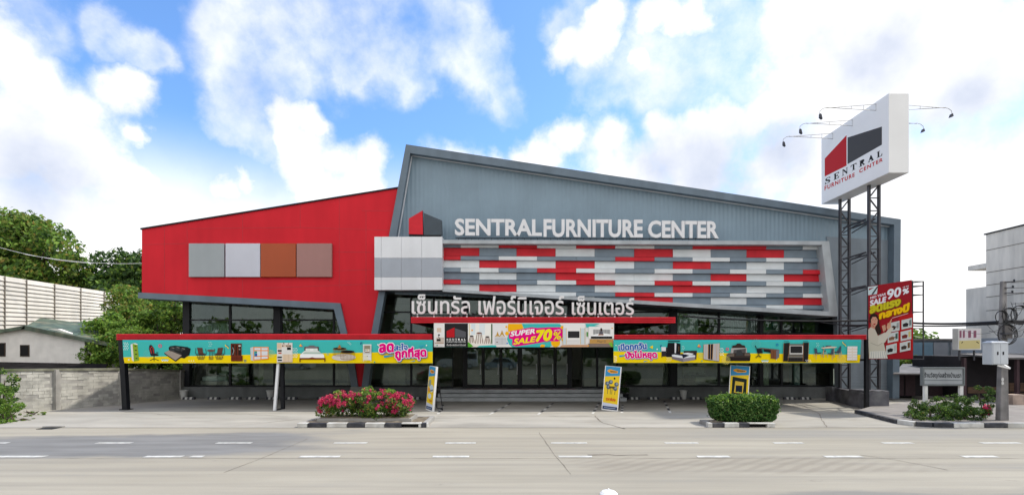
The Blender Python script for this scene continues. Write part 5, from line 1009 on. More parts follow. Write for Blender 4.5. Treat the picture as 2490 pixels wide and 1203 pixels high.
# ------------------------------------------------------------------ left side: block wall, sheds, trees
M['block'] = surf('block_wall', (.50, .49, .45), .9, .22, 3.0, streak=.22, bump=.5, dirtcol=(.22, .215, .19), dirt=.6)
def block_wall():
    a, c, e = Vector((-19.6, 19.6, 0)), Vector((-17.7, 23.2, 0)), Vector((-16.75, 26.3, 0)); far = Vector((-26, 18.4, 0))
    t = thing('block_wall', 'weathered grey concrete block wall with piers along the left of the forecourt', 'wall', (-18.5, 22, 0))
    m = MB(); cap = MB()
    for p, q, h0, h1 in ((far, a, 1.65, 1.65), (a, c, 1.65, 1.55), (c, e, 1.55, 1.33)):
        n = Vector((-(q - p).y, (q - p).x, 0)).normalized() * .09; L_ = (q - p).length; rows = 12
        for r in range(rows):
            k = max(2, int(L_ / .36)); o = .18 if r % 2 else 0
            for i in range(k + 1):
                s0, s1 = max(0, i / k - o / L_), min(1, (i + 1) / k - o / L_)
                if s1 - s0 < .01: continue
                h = h0 + (h1 - h0) * (s0 + s1) / 2; z0, z1 = h * r / rows + .005, h * (r + 1) / rows - .005; f = rng.uniform(-.012, .012); A_, B_ = p + (q - p) * s0, p + (q - p) * s1; g2 = (q - p).normalized() * .005
                A_ = A_ + g2; B_ = B_ - g2; nn = n * (1 + f / .09); m.hexa([(*(A_ - nn).xy, z0), (*(B_ - nn).xy, z0), (*(B_ + nn).xy, z0), (*(A_ + nn).xy, z0), (*(A_ - nn).xy, z1), (*(B_ - nn).xy, z1), (*(B_ + nn).xy, z1), (*(A_ + nn).xy, z1)], M['block'])
        i_ = n * .93; m.hexa([(*(p - i_).xy, 0), (*(q - i_).xy, 0), (*(q + i_).xy, 0), (*(p + i_).xy, 0), (*(p - i_).xy, h0 - .01), (*(q - i_).xy, h1 - .01), (*(q + i_).xy, h1 - .01), (*(p + i_).xy, h0 - .01)], M['conc'])
        w = n * 1.5; cap.hexa([(*(p - w).xy, h0), (*(q - w).xy, h1), (*(q + w).xy, h1), (*(p + w).xy, h0), (*(p - w).xy, h0 + .09), (*(q - w).xy, h1 + .09), (*(q + w).xy, h1 + .09), (*(p + w).xy, h0 + .09)], M['mosscap'])
    m.build('blockwork', t); cap.build('coping', t)
    for p, h in ((a.lerp(c, .42), 1.66), (c, 1.5), (e.lerp(c, .1), 1.42)):
        b = MB(); b.box(p.x - .14, p.x + .14, p.y - .16, p.y + .12, 0, h, M['conc']); b.build('pier', t)
M['mosscap'] = surf('mossy_coping', (.20, .20, .15), .95, .3, 4.0, dirtcol=(.07, .10, .03), dirt=.9)
block_wall()
M['sheet'] = surf('white_sheet_metal', (.66, .62, .55), .6, .08, .6, streak=.12)
def louver_wall():
    t = thing('louvred_wall', 'big cream shed wall of overlapping horizontal metal sheets on the left', 'building', (-31, 36, 0)); x = -31.0
    m = MB(); n = 13; y0, y1 = 26.0, 40.6
    prof = lambda y: 6.95 - max(0, (y - 30)) * .012
    for i in range(n):
        za0, za1 = 3.2, prof(y0); zb0, zb1 = 3.9, prof(y1) - .0
        a0, a1 = za0 + (za1 - za0) * i / n, za0 + (za1 - za0) * (i + 1) / n; b0, b1 = zb0 + (zb1 - zb0) * i / n, zb0 + (zb1 - zb0) * (i + 1) / n; sh = -.5 * (1 - i / n)
        m.hexa([(x + .10, y0, a0), (x + .10, y1 + sh, b0), (x, y1 + sh, b0), (x, y0, a0), (x + .02, y0, a1 + .03), (x + .02, y1 + sh, b1 + .03), (x - .05, y1 + sh, b1 + .03), (x - .05, y0, a1 + .03)], M['sheet'])
    m.build('sheet_cladding', t); m = MB()
    for y in (29.6, 31.2, 32.6, 34.6, 36.7, 38.8): m.box(x + .09, x + .125, y - .03, y + .03, 3.6, prof(y), M['joint'])
    m.build('battens', t); m = MB(); m.box(x - 8, x - .06, y0, y1 - .3, 0, 3.6, M['conc']); m.prism([(x - 8, 3.6), (x - .06, 3.6), (x - .06, 6.7), (x - 8, 7.4)], y0, y1 - .5, M['sheet']); m.build('shed_body', t)
louver_wall()
def shack():
    t = thing('white_shack', 'small white plank house with green tin roof behind the block wall', 'house', (-27.5, 29, 0)); d = 29.0
    wall = surf('whitewashed_boards', (.84, .82, .78), .85, .06, 2, streak=.06); tin = surf('green_tin_roof', (.10, .145, .10), .6, .3, 2.5, streak=.4, dirtcol=(.26, .20, .12), dirt=.6)
    m = MB(); m.prism(px2xz([(-60, 884), (206, 884), (206, 822), (140, 799), (60, 800), (-60, 818)], d), d, d + .25, wall); m.box(X(206, d), X(262, d), d + .6, d + .9, 0, Z(836, d), wall); m.build('wall', t)
    m = MB(); m.hexa([W(50, 800, d - .3), W(268, 842, d - .3), W(278, 836, d - .3) , W(60, 791, d - .3), *[p + Vector((0, 4.6, .5)) for p in (W(50, 800, d - .3), W(268, 842, d - .3), W(278, 836, d - .3), W(60, 791, d - .3))]], tin)
    m.hexa([W(-80, 822, d - .3), W(60, 799, d - .3), W(60, 791, d - .3), W(-80, 814, d - .3), *[p + Vector((0, 4.6, .5)) for p in (W(-80, 822, d - .3), W(60, 799, d - .3), W(60, 791, d - .3), W(-80, 814, d - .3))]], tin)
    q = [W(60, 796, d - .2), W(276, 838, d - .2), W(290, 800, d + 5), W(100, 774, d + 5)]; m.mesh([*q, *[p + Vector((0, 0, .06)) for p in q]], [(0, 3, 2, 1), (4, 5, 6, 7), (0, 1, 5, 4), (1, 2, 6, 5), (2, 3, 7, 6), (3, 0, 4, 7)], tin); m.build('roof', t)
    for a, b_, y0, y1 in ((50, 72, 838, 866), (-2, 14, 833, 866)):
        f = MB(); f.box(X(a, d), X(b_, d), d - .04, d - .005, Z(y1, d), Z(y0, d), M['twig']); o = f.build('window', t); f = MB(); f.box(X(a + 2, d), X(b_ - 2, d), d - .055, d - .042, Z(y1 - 2, d), Z(y0 + 2, d), M['black']); f.build('pane', o)
    f = MB(); f.box(X(226, d), X(260, d), d + .56, d + .595, Z(880, d), Z(848, d), M['black'])
    for i in range(5): x = X(228 + i * 7.5, d); f.box(x, x + .04, d + .53, d + .558, Z(880, d), Z(848, d), M['sheet'])
    f.build('window', t)
shack()
m = MB(); rust = surf('rusty_sheet', (.016, .014, .014), .95, .4, 2.0, spec=.05)
q = [W(-80, 905, 24.4), W(250, 906, 26.5), W(262, 884, 28), W(-80, 878, 27)]; m.mesh([*q, *[p + Vector((0, 0, -.08)) for p in q]], [(0, 1, 2, 3), (7, 6, 5, 4), (0, 4, 5, 1), (1, 5, 6, 2), (2, 6, 7, 3), (3, 7, 4, 0)], rust)
for px in (-40, 60, 160, 235): m.bar((X(px, 25.6), 25.6, 0), (X(px, 25.6), 25.6, 1.45), .1, .1, rust)
m.box(X(-60, 27.6), X(240, 27.6), 27.5, 27.6, 0, Z(896, 27.6), rust)
one('lean_to', m, 'low dark rusty lean-to roof just behind the block wall', 'shed')
m = MB(); tile = surf('terracotta_tiles', (.50, .25, .14), .8, .3, 4.0, wave=('X', .3), wstr=.6)
q = [W(-60, 786, 34), W(44, 784, 34), W(48, 757, 36), W(-60, 757, 36)]; m.mesh([*q, *[p + Vector((0, 0, -.1)) for p in q]], [(0, 1, 2, 3), (7, 6, 5, 4), (0, 4, 5, 1), (1, 5, 6, 2), (2, 6, 7, 3), (3, 7, 4, 0)], tile)
m.box(X(-60, 34.3), X(36, 34.3), 34.2, 35.8, 0, Z(790, 34.3), M['block']); one('tiled_roof_hut', m, 'terracotta tiled roof corner at the left edge above the white shack', 'hut')

def tree(name, label, blobs, trunk, n_cl, n_leaf, cr, size, mats, weights, group='trees left of the showroom', limbs=7):
    t = thing(name, label, 'tree', (trunk[0], trunk[1], 0), group); m = MB(); zt = min(b[0][2] for b in blobs)
    base = Vector((trunk[0], trunk[1], 0)); top = Vector((trunk[0] + rng.uniform(-.4, .4), trunk[1], zt)); r = trunk[2]
    m.tube([base, base.lerp(top, .5) + Vector((rng.uniform(-.2, .2), 0, 0)), top], [r, r * .8, r * .65], M['bark'], 9)
    for c, rr in blobs:
        for k in range(limbs // 2):
            e = Vector(c) + Vector((rng.uniform(-.6, .6) * rr[0], rng.uniform(-.5, .5) * rr[1], rng.uniform(-.1, .7) * rr[2])); mid = top.lerp(e, .5) + Vector((0, 0, rng.uniform(0, .4))); m.tube([top - Vector((0, 0, .3)), mid, e], [r * .45, r * .28, r * .06], M['bark'], 6)
    m.build('trunk', t); P, Q = clumps(blobs, n_cl, n_leaf, cr)
    idx = nrg.choice(len(mats), len(P), p=weights)
    leaves('crown', P, size, mats, t, Q, idx); return t
def bl(px, py, d, rx, rz, ry=None): p = W(px, py, d); s_ = d / F; return ((p.x, p.y, p.z), (rx * s_, (ry or rx) * s_, rz * s_))
LM = [M['leaf'], M['leafdark'], M['leafbright'], M['leafolive']]
tree('broad_tree', 'tall broad tree with an orange tinged top at the left edge', [bl(20, 600, 46, 110, 80), bl(70, 590, 45, 75, 62), bl(120, 620, 44, 62, 62), bl(-60, 640, 46, 120, 110), bl(150, 670, 44, 45, 40), bl(60, 690, 45, 120, 50)], (-44, 46, .5), 190, 34000, 1.25, .20, LM, [.40, .14, .22, .24])
tree('dark_tree', 'dark green dense tree between the broad tree and the red wing', [bl(270, 665, 48, 70, 42), bl(320, 660, 47, 55, 48), bl(360, 690, 48, 60, 60), bl(235, 700, 47, 50, 40), bl(320, 730, 48, 110, 50)], (-36, 48, .4), 120, 20000, 1.1, .19, LM, [.25, .68, .05, .02])
tree('olive_tree', 'pale olive bushy tree in front of the dark tree left of the showroom', [bl(312, 740, 36, 36, 42), bl(335, 775, 35, 55, 45), bl(300, 780, 35, 28, 26), bl(350, 800, 36, 70, 50)], (-27, 36, .25), 110, 15000, .62, .12, LM, [.30, .05, .30, .35])
tree('bright_tree', 'bright green bushy tree rising behind the block wall beside the shack', [bl(262, 800, 31, 36, 50), bl(250, 850, 30, 52, 45), bl(310, 850, 30, 70, 50), bl(290, 800, 31, 45, 45), bl(190, 850, 31, 26, 30)], (-24.5, 31, .2), 130, 17000, .5, .10, LM, [.24, .06, .66, .04])
tree('shade_tree', 'leafy green tree under the overhang of the red wing', [bl(400, 780, 33, 55, 50), bl(420, 840, 32, 50, 50), bl(370, 850, 31, 50, 45), bl(440, 760, 33, 40, 42), bl(400, 890, 31, 70, 25)], (-22, 32, .22), 120, 15000, .5, .11, LM, [.45, .15, .36, .04])
def bush(name, label, blobs, n_cl, n_leaf, cr, size, w, group=None):
    c = blobs[0][0]; t = thing(name, label, 'bush', (c[0], c[1], 0), group); m = MB()
    for i in range(7): b_ = rng.choice(blobs); m.tube([(b_[0][0] + rng.uniform(-.15, .15), b_[0][1], .05), (b_[0][0] + rng.uniform(-.3, .3), b_[0][1] + rng.uniform(-.2, .2), b_[0][2] + .1)], [.025, .008], M['twig'], 5)
    m.build('stems', t); P, Q = clumps(blobs, n_cl, n_leaf, cr); P[:, 2] = np.maximum(P[:, 2], .02); leaves('foliage', P, size, LM, t, Q, nrg.choice(4, len(P), p=w)); return t
bush('verge_bush', 'bright green bush at the left edge in front of the block wall', [bl(0, 992, 17.8, 44, 42), bl(-40, 985, 17.8, 60, 60), bl(22, 1008, 17.5, 34, 30)], 110, 13000, .13, .030, [.4, .1, .48, .02])
bush('wall_creeper', 'dark scraggly bush against the left end of the block wall', [bl(5, 930, 19.2, 28, 40), bl(15, 965, 19.1, 26, 28)], 30, 1800, .16, .05, [.3, .4, .2, .1])
bush('low_weeds', 'low weedy plants at the foot of the block wall by the verge', [bl(60, 1028, 18.0, 22, 6), bl(75, 1006, 19.3, 30, 5)], 26, 900, .05, .022, [.4, .1, .3, .2])

# ------------------------------------------------------------------ right side: sign, shrubs, kerb, shops, pale block, pole
m = MB()
kp = [(13.4, 19.9), (13.15, 18.4), (12.92, 17.1), (13.08, 16.6), (13.45, 16.40), (14.05, 16.36), (15.0, 16.34), (15.75, 16.34), (16.5, 16.34), (17.2, 16.34), (18.6, 16.34), (19.8, 16.34), (21.2, 16.34), (22.5, 16.34), (30, 16.34)]
for i, (a, c) in enumerate(zip(kp, kp[1:])):
    k = M['kblack'] if i in (0, 1, 3, 4, 6, 8) else (M['kwhite'] if i in (2, 5, 7) else M['conc']); q = Vector((c[0] - a[0], c[1] - a[1], 0)); n = Vector((-q.y, q.x, 0)).normalized() * .09; g2 = q.normalized() * .006
    p0, p1 = Vector((*a, 0)) + g2, Vector((*c, 0)) - g2; h = .135 if i < 2 else .15; m.hexa([p0 - n, p1 - n, p1 + n, p0 + n, *[v + Vector((0, 0, h)) for v in (p0 - n, p1 - n, p1 + n, p0 + n)]], k)
one('corner_kerb', m, 'curved striped kerb edging the sidewalk at the right corner', 'kerb', bevel=.012)
def street_sign():
    d = 18.6; t = thing('street_sign', 'grey Thai notice board in a frame on two white legs among the shrubs', 'sign', (X(2292, d), d, .13)); m = MB(); fr = surf('grey_frame', (.17, .19, .20), .5, .1); pn = surf('grey_sign_face', (.40, .43, .46), .5, .08, 1.5)
    m.box(X(2246, d), X(2341, d), d, d + .08, Z(933, d), Z(896, d), pn); m.build('panel', t); m = MB(); a, c, z0, z1 = X(2243, d), X(2345, d), Z(937, d), Z(892, d)
    m.box(a, c, d - .03, d + .11, z1 - .06, z1, fr); m.box(a, c, d - .03, d + .11, z0, z0 + .06, fr); m.box(a, a + .05, d - .03, d + .11, z0 + .06, z1 - .06, fr); m.box(c - .05, c, d - .03, d + .11, z0 + .06, z1 - .06, fr); m.build('frame', t)
    for px in (2252.5, 2339): m = MB(); m.box(X(px, d) - .055, X(px, d) + .055, d + .0, d + .1, .13, Z(937, d) - .002, M['gwhite']); m.build('leg', t)
    A = Art(Plane((0, d - .002, 0), (0, -1, 0))); A.text('ร้านวัสดุก่อสร้างบ้านเรา', [(2248, 904), (2337, 905), (2337, 921), (2248, 920)], [(.02, (52, 54, 60), 0, 0)]); A.line([(2247, 923), (2340, 924)], 1.2, (110, 118, 124)); A.build('lettering', t)
street_sign()
bush('roadside_shrub', 'low green leafy shrub under the notice board', [bl(2300, 985, 17.8, 48, 26), bl(2330, 990, 17.6, 36, 28), bl(2270, 1005, 17.4, 50, 22)], 80, 8500, .12, .030, [.36, .56, .06, .02], 'shrubs on the right corner')
bush('dark_shrub', 'dark purplish shrub right of the notice board', [bl(2370, 985, 17.5, 38, 32), bl(2350, 1005, 17.3, 55, 22), bl(2390, 960, 17.8, 22, 22)], 80, 8500, .12, .030, [.14, .83, .01, .02], 'shrubs on the right corner')
bush('straggly_shrub', 'thin straggly shrub at the left end of the corner bed', [bl(2235, 990, 17.9, 32, 22), bl(2225, 1012, 17.3, 28, 14)], 44, 3000, .10, .028, [.25, .62, .05, .08], 'shrubs on the right corner')
P, Q = clumps([bl(2397, 1000, 17.2, 8, 10), bl(2392, 990, 17.2, 8, 6)], 10, 260, .09); leaves('flower_spray', P, .035, [M['bloom']], None, Q, aspect=.8); tag(bpy.data.objects['flower_spray'], 'small spray of pink flowers at the right end of the dark shrub', 'flower')

M['palecon'] = surf('pale_stained_concrete', (.86, .80, .71), .9, .07, .35, streak=.22, dirtcol=(.36, .36, .34), dirt=.5)
def pale_block():
    t = thing('concrete_building', 'tall pale stained concrete building with a slab ledge at the right edge', 'building', (34, 26, 0)); m = MB(); x = 30.0
    m.box(x, 45, 15.5, 32.4, 0, 9.72, M['palecon']); m.build('upper_wall', t)
    m = MB(); m.box(x + .02, 44, 32.4, 33.85, 0, 6.45, M['palecon']); m.build('wall', t); m = MB(); m.box(x + .1, 44, 32.4, 33.8, 7.65, 7.95, M['palecon']); m.prism([(x - .06, 9.72), (45, 9.72), (45, 9.8), (x - .06, 9.8)], 15.4, 32.5, M['dark']); m.build('ledge', t)
    m = MB()
    for z in (4.0, 4.9, 5.75, 6.5, 7.3, 8.7): m.box(x - .012, x - .001, 15.6, 32.38, z, z + .035, M['joint'])
    m.build('pour_lines', t)
    m = MB(); m.box(x - .05, x - .003, 23.5, 24.4, 6.2, 6.35, M['dark']); m.build('wall_vent', t)
pale_block()
wood = surf('brown_wood', (.16, .095, .060), .7, .2, 2.0, stretch=(1, 1, 8)); maroon = surf('dark_maroon_boards', (.050, .024, .030), .7, .25, 2.0); dk = surf('dark_shop_interior', (.018, .014, .018), .8, .3, 1.0); tin2 = surf('grey_tin', (.16, .15, .15), .7, .25, 2.0, streak=.3)
def shops():
    d = 25.0; t = thing('shophouse', 'dark old wooden shophouse row under a low tin awning at the right', 'building', (X(2420, d), d, 0)); m = MB()
    m.box(X(2335, d), 38, d, d + 3, .1, 2.15, dk); m.build('shopfront', t)
    m = MB()
    for a, c, y0, y1 in ((2352, 2424, 940, 955), (2448, 2560, 930, 951), (2448, 2560, 954, 990)): m.box(X(a, d), X(c, d), d - .06, d - .01, Z(y1, d), Z(y0, d), wood)
    for i in range(9): xx = X(2450 + i * 13, d); m.box(xx, xx + .02, d - .075, d - .06, Z(990, d), Z(930, d), dk)
    m.build('shutters', t); m = MB()
    q = [(X(2338, d), 22.6, Z(905, 22.6) if False else 2.12), (38, 22.6, 2.12), (38, 25.2, 2.27), (X(2338, d), 25.2, 2.27)]; m.mesh([*q, *[(p[0], p[1], p[2] - .07) for p in q]], [(0, 1, 2, 3), (7, 6, 5, 4), (0, 4, 5, 1), (1, 5, 6, 2), (2, 6, 7, 3), (3, 7, 4, 0)], tin2); m.build('awning', t)
    m = MB(); 
    for px in (2345, 2474): m = MB(); m.box(X(px, 22.7) - .06, X(px, 22.7) + .06, 22.66, 22.78, .13, 2.1, maroon); m.build('awning_post', t)
    m = MB(); m.box(X(2452, 22), X(2485, 22), 21.8, 22.3, .13, .55, surf('pale_crate', (.42, .33, .28), .8, .2, 3)); m.build('front_bench', t)
    m = MB(); m.box(X(2460, d), 36, d + .2, d + 2.8, 2.3, 3.05, surf('blue_grey_wall', (.36, .40, .46), .8, .1, 1)); m.build('upper_storey', t)
shops()
def low_shop():
    d = 26.0; t = thing('low_shop', 'low maroon shop with a slanted grey tin roof behind the notice board', 'building', (X(2240, d), d, 0)); m = MB(); m.box(X(2172, d), X(2334, d), d, d + 3, .1, 1.28, dk); m.build('shop_body', t); m = MB()
    for a, c in ((2176, 2196), (2200, 2224), (2258, 2290)): m = MB(); m.box(X(a, d), X(c, d), d - .05, d - .01, .14, 1.25, maroon); m.build('boarding', t)
    m = MB(); m.box(X(2294, d), X(2310, d), d - .12, d + .1, .13, 1.28, surf('pale_green_pillar', (.28, .32, .26), .8, .15, 2)); m.build('pillar', t); m = MB()
    q = [(X(2168, 24.5), 24.4, 1.34), (X(2345, 24.5), 24.4, 1.34), (X(2325, 29), 29, 1.66), (X(2195, 29), 29, 1.66)]; m.mesh([*q, *[(p[0], p[1], p[2] - .06) for p in q]], [(0, 1, 2, 3), (7, 6, 5, 4), (0, 4, 5, 1), (1, 5, 6, 2), (2, 6, 7, 3), (3, 7, 4, 0)], tin2); m.build('roof', t)
low_shop()
P, Q = clumps([bl(2225, 880, 30.5, 45, 7)], 20, 1200, .35); leaves('foliage', P, .1, LM, None, Q, nrg.choice(4, len(P), p=[.3, .1, .2, .4])); o = bpy.data.objects['foliage.%03d' % 0] if False else None
for o in COL.objects:
    if o.name.startswith('foliage') and o.parent is None: o.name = 'garden_shrub'; tag(o, 'yellowish shrub just above the low tin roof of the maroon shop', 'shrub')
def glass_building():
    d = 33.0; t = thing('glazed_building', 'low building with blue glass panels far behind the red billboard', 'building', (X(2270, d), d, 0)); bg_ = surf('blue_glass_panel', (.16, .27, .36), .2, .15, .8, metal=.0, spec=.8); gr = surf('grey_shutter', (.26, .28, .32), .6, .1, 1)
    m = MB(); m.box(X(2190, d), X(2352, d), d + .1, d + 5, 0, Z(826, d), M['pier']); m.build('wall', t); m = MB(); m.box(X(2190, d), X(2352, d), d - .05, d + .08, Z(828, d), Z(823, d), tin2); m.box(X(2190, d), X(2352, d), d - .3, d + .08, Z(877, d), Z(870, d), tin2); m.build('eaves', t)
    for a, c, k in ((2192, 2217, bg_), (2219, 2243, bg_), (2247, 2268, bg_), (2270, 2304, gr), (2312, 2350, gr)): m = MB(); m.box(X(a, d), X(c, d), d - .02, d + .09, Z(869, d), Z(832, d), k); m.build('glass_panel' if k is bg_ else 'shutter', t)
glass_building()
def lightbox():
    d = 22.5; t = thing('shop_lightbox', 'small old white and yellow shop lightbox above the dark awning', 'sign', (X(2358, d), d, 2.2)); m = MB(); m.box(X(2330, d), X(2386, d), d, d + .3, Z(850, d), Z(798, d), M['pot']); m.build('box', t); A = Art(Plane((0, d - .001, 0), (0, -1, 0)))
    A.poly([(2332, 802), (2383, 799), (2383, 822), (2332, 824)], (214, 208, 214)); A.poly([(2332, 828), (2383, 826), (2383, 847), (2332, 848)], (206, 194, 140))
    for x, w in ((2333, 5), (2341, 5), (2354, 7), (2367, 7)): A.poly([(x, 804), (x + w, 803), (x + w, 820), (x, 821)], (140, 90, 110))
    A.line([(2341, 830), (2338, 834)], 2, (60, 54, 46)); A.line([(2374, 830), (2380, 834)], 2, (60, 54, 46)); A.build('printed_panel', t); m = MB(); m.bar((X(2340, d), d + .15, Z(851, d)), (X(2340, d), d + .15, 2.0), .05, .05, M['steel']); m.bar((X(2376, d), d + .15, Z(851, d)), (X(2376, d), d + .15, 2.0), .05, .05, M['steel']); m.build('bracket', t)
lightbox()
def pole():
    x, d = X(2437, 17.1), 17.1; t = thing('utility_pole', 'grey concrete utility pole hung with cable coils at the right', 'pole', (x, d, .13)); pc = surf('pole_concrete', (.27, .26, .26), .9, .2, 3.0, streak=.3, bump=.3)
    m = MB(); m.hexa([(x - .15, d - .10, .1), (x + .14, d - .10, .1), (x + .14, d + .10, .1), (x - .15, d + .10, .1), (x - .03, d - .06, 4.76), (x + .10, d - .06, 4.76), (x + .10, d + .06, 4.76), (x - .03, d + .06, 4.76)], pc); m.build('shaft', t, bevel=.02); m = MB()
    for z, s in ((4.72, .22), (4.52, .18), (4.35, .16)): m.bar((x, d - .1, z), (x + s + .1, d - .1, z + .02), .03, .03, M['steel']); m.lathe((x + s + .08, d - .1, z), [(.02, 0), (.035, .02), (.02, .045), (.035, .06), (.015, .09)], M['dark'], 8)
    m.build('insulator_rack', t)
    for cx, cz, r in ((x - .24, 3.55, .20), (x + .02, 3.60, .24), (x - .05, 2.98, .32), (x + .36, 3.62, .30)):
        m = MB()
        for k in range(3): m.tube([(cx + (r + .012 * k) * math.cos(a) * (.85 + .05 * k), d - .2 - .02 * k, cz + (r + .01 * k) * math.sin(a)) for a in [2 * math.pi * i / 22 for i in range(22)]], .012, M['cable'], 5, closed=True)
        m.build('cable_coil', t)
    m = MB(); rr = random.Random(5)
    for k in range(13):       # loose drops looping off the bundle
        a = Vector((x + rr.uniform(-.75, .35), d - .18, rr.uniform(3.1, 3.75))); b_ = Vector((x + rr.uniform(-.1, .75), d - .16, rr.uniform(2.95, 4.1))); dip = rr.uniform(.05, .38)
        m.tube([a.lerp(b_, i / 10) - Vector((0, .03 * math.sin(i), dip * 4 * (i / 10) * (1 - i / 10))) for i in range(11)], .007, M['cable'], 5)
    m.build('cable_tangle', t)
    m = MB(); m.box(x - .1, x + .16, d - .19, d - .145, 2.85, 3.3, tin2); m.box(x - .2, x + .2, d - .3, d - .145, 2.98, 3.03, M['steel']); m.build('clamp', t)
    m = MB(); A = Art(Plane((0, d - .19, 0), (0, -1, 0)))
    for y, rr in ((922, 5), (931, 4)): A.disc(2438, y, 3.2, (206, 206, 206), rr)
    A.build('painted_mark', t)
pole()
def cab():
    d = 16.6; t = thing('junction_cabinet', 'pale grey two door junction cabinet bracketed to the utility pole', 'cabinet', (X(2420, d), d, 1.95)); k = surf('cabinet_grey', (.56, .60, .65), .4, .05, 2, streak=.1); m = MB(); a, c, z0, z1 = X(2411, d), X(2450, d), Z(886, d), Z(833, d)
    m.box(a, c, d - .02, d + .33, z0, z1, k); m.build('casing', t, bevel=.01); mid = X(2430, d)
    for p, q, hx in ((a + .02, mid - .006, mid - .1), (mid + .006, c - .02, mid + .08)):
        m = MB(); m.box(p, q, d - .045, d - .021, z0 + .03, z1 - .03, k); o = m.build('cabinet_door', t); m = MB(); m.box(hx - .015, hx + .015, d - .065, d - .046, z0 + .32, z0 + .42, M['dark']); m.build('handle', o)
    m = MB(); m.hexa([(a - .03, d - .06, z1), (c + .03, d - .06, z1), (c + .03, d + .36, z1), (a - .03, d + .36, z1), (a + .05, d + .1, z1 + .07), (c - .05, d + .1, z1 + .07), (c - .05, d + .2, z1 + .07), (a + .05, d + .2, z1 + .07)], k); m.build('cover', t)
    m = MB(); m.bar((mid, d + .05, z0 - .03), (c + .12, d + .05, z0 - .12), .05, .05, M['gwhite']); m.bar((c + .12, d + .05, z0 - .12), (c + .12, d + .4, z0 + .05), .05, .05, M['gwhite']); m.build('bracket', t)
cab()
# overhead cables strung from the pole to the lattice columns and on past the right edge
def cable(label, pts, r, sag, name='overhead_cable', group='cables strung past the pole'):
    out = []
    for p, q in zip(pts, pts[1:]):
        p, q = Vector(p), Vector(q); out += [p.lerp(q, i / 14) - Vector((0, 0, sag * 4 * (i / 14) * (1 - i / 14))) for i in range(14)]
    out.append(Vector(pts[-1])); m = MB(); m.tube(out, r, M['cable'], 6); return one(name, m, label, 'cable', group)
xp = X(2437, 17.1)
cable('thick black cable bundle sagging from the pole across the lattice columns to the showroom front', [(X(1660, 24.2), 24.2, Z(768, 24.2)), (15.7, 21.85, Z(778, 21.85)), (xp, 16.93, 3.42), (30, 16.5, 3.6)], .045, .12)
cable('second thick black cable just below the main bundle at the pole', [(X(1990, 24.2), 24.2, Z(782, 24.2)), (15.7, 21.8, Z(787, 21.8)), (xp, 16.9, 3.36), (30, 16.5, 3.5)], .03, .10)
for i, (z, za, s) in enumerate(((4.70, 8.6, .1), (4.52, 7.3, .12), (4.35, 6.4, .1), (4.0, 5.7, .14), (3.8, 4.9, .12))):
    cable('thin black wire between the top of the utility pole and the lattice columns', [(xp + .2, 16.98, z), (30, 16.2, z + .5)], .010, .05, 'thin_wire', 'thin wires at the pole')
cable('low thin wire drooping under the main cable bundle', [(xp, 16.9, 3.3), (X(2340, 22), 22, 3.35)], .008, .25, 'thin_wire', None)
for a, c in (((-20, 596), (228, 640)), ((60, 618), (345, 640))):
    m = MB(); p, q = W(*a, 30), W(*c, 34); m.tube([p.lerp(q, i / 12) - Vector((0, 0, .8 * (i / 12) * (1 - i / 12))) for i in range(13)], .011, M['silver'], 5); one('thin_wire', m, 'pale wire crossing in front of the tall broad tree' if a[0] < 0 else 'pale wire running from the trees towards the red wing', 'cable')

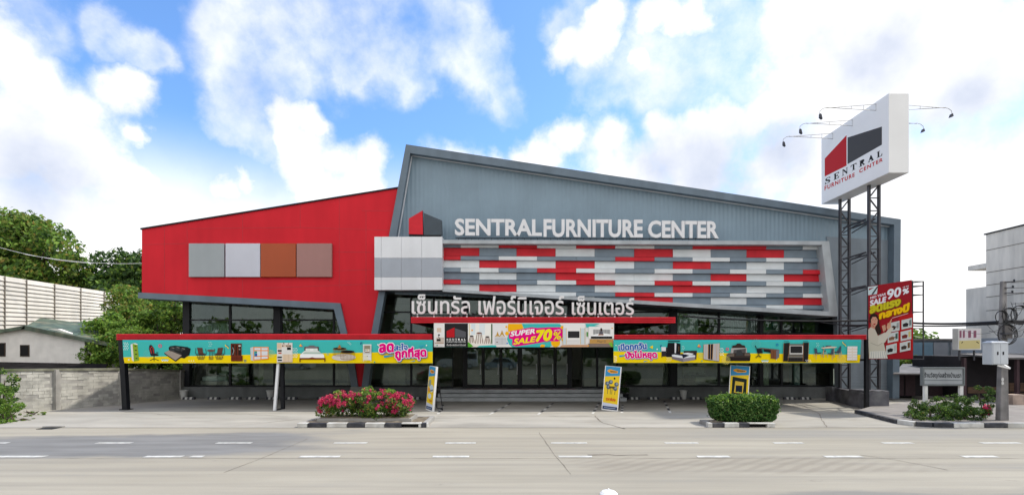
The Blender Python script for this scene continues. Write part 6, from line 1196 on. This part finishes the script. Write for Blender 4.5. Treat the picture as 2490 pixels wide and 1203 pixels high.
# ------------------------------------------------------------------ across the road, seen only as reflections in the shop glass
def car(name, label, loc, col, L_=4.5, h=1.5, van=False, rz=0):
    t = thing(name, label, 'car' if not van else 'van', (0, 0, 0), 'cars reflected in the shop windows'); k = surf('car_paint', col, .25, 0, spec=.6); m = MB(); w = .88
    prof = [(-.5, .28), (-.49, .62), (-.42, .80), (-.26, .86), (-.13, h / 1.0), (.22, h), (.40, .92), (.495, .86), (.5, .30)] if not van else [(-.5, .3), (-.5, .9), (-.4, h * .55), (-.30, h * .97), (.48, h), (.5, .3)]
    m.prism([(x * L_, z) for x, z in prof], -w, w, k); m.build('body', t, bevel=.05); m = MB()
    wp = [(-.23, .9), (-.12, h - .1), (.19, h - .1), (.35, .92)] if not van else [(-.37, h * .6), (-.28, h * .9), (.46, h * .92), (.47, h * .6)]
    m.prism([(x * L_, z) for x, z in wp], -w - .01, w + .01, M['dark']); m.build('window', t)
    for x in (-.31, .31):
        for s in (-1, 1):
            m = MB(); n = 16; y0, y1 = s * .92 - .1, s * .92 + .02
            ring = [(x * L_ + .32 * math.cos(2 * math.pi * i / n), .32 + .32 * math.sin(2 * math.pi * i / n)) for i in range(n)]; m.prism(ring, min(y0, y1), max(y0, y1), M['dark']); ring = [(x * L_ + .19 * math.cos(2 * math.pi * i / n), .32 + .19 * math.sin(2 * math.pi * i / n)) for i in range(n)]; m.prism(ring, s * .95 - .01, s * .95 + .01, M['silver']); m.build('wheel', t)
    t.location = loc; t.rotation_euler = (0, 0, rz)
car('parked_car', 'silver estate car reflected in the left shop window', (-26.5, -9.5, .0), (.45, .46, .48), 4.8, 1.6)
car('parked_car', 'blue grey car reflected in the entrance doors', (-1.5, -10.0, 0), (.30, .38, .45), 4.5, 1.45)
car('parked_van', 'white van reflected behind the blue grey car in the doors', (-7.0, -14.0, 0), (.7, .7, .7), 5.2, 2.1, True)
P, Q = clumps([((x, -24 + rng.uniform(-3, 3), 3.5 + rng.uniform(-.8, 1.0)), (7, 3, 4.2)) for x in range(-96, 97, 10)], 260, 15000, 2.2); leaves('treeline', P, .55, LM[:2], None, Q); tag(bpy.data.objects['treeline'], 'unseen row of trees added across the road to darken the shop glass reflections', 'trees', kind='stuff')  # unseen trees behind the camera, added to keep the glass reflections dark
# distant treeline closing the horizon behind the lots
P, Q = clumps([((x, 120 + rng.uniform(-8, 8), 2.5), (9, 5, 4.0)) for x in range(-190, 191, 13)], 300, 12000, 2.4); leaves('far_treeline', P, .7, LM[:2], None, Q); tag(bpy.data.objects['far_treeline'], 'distant low belt of trees on the horizon', 'trees', kind='stuff')
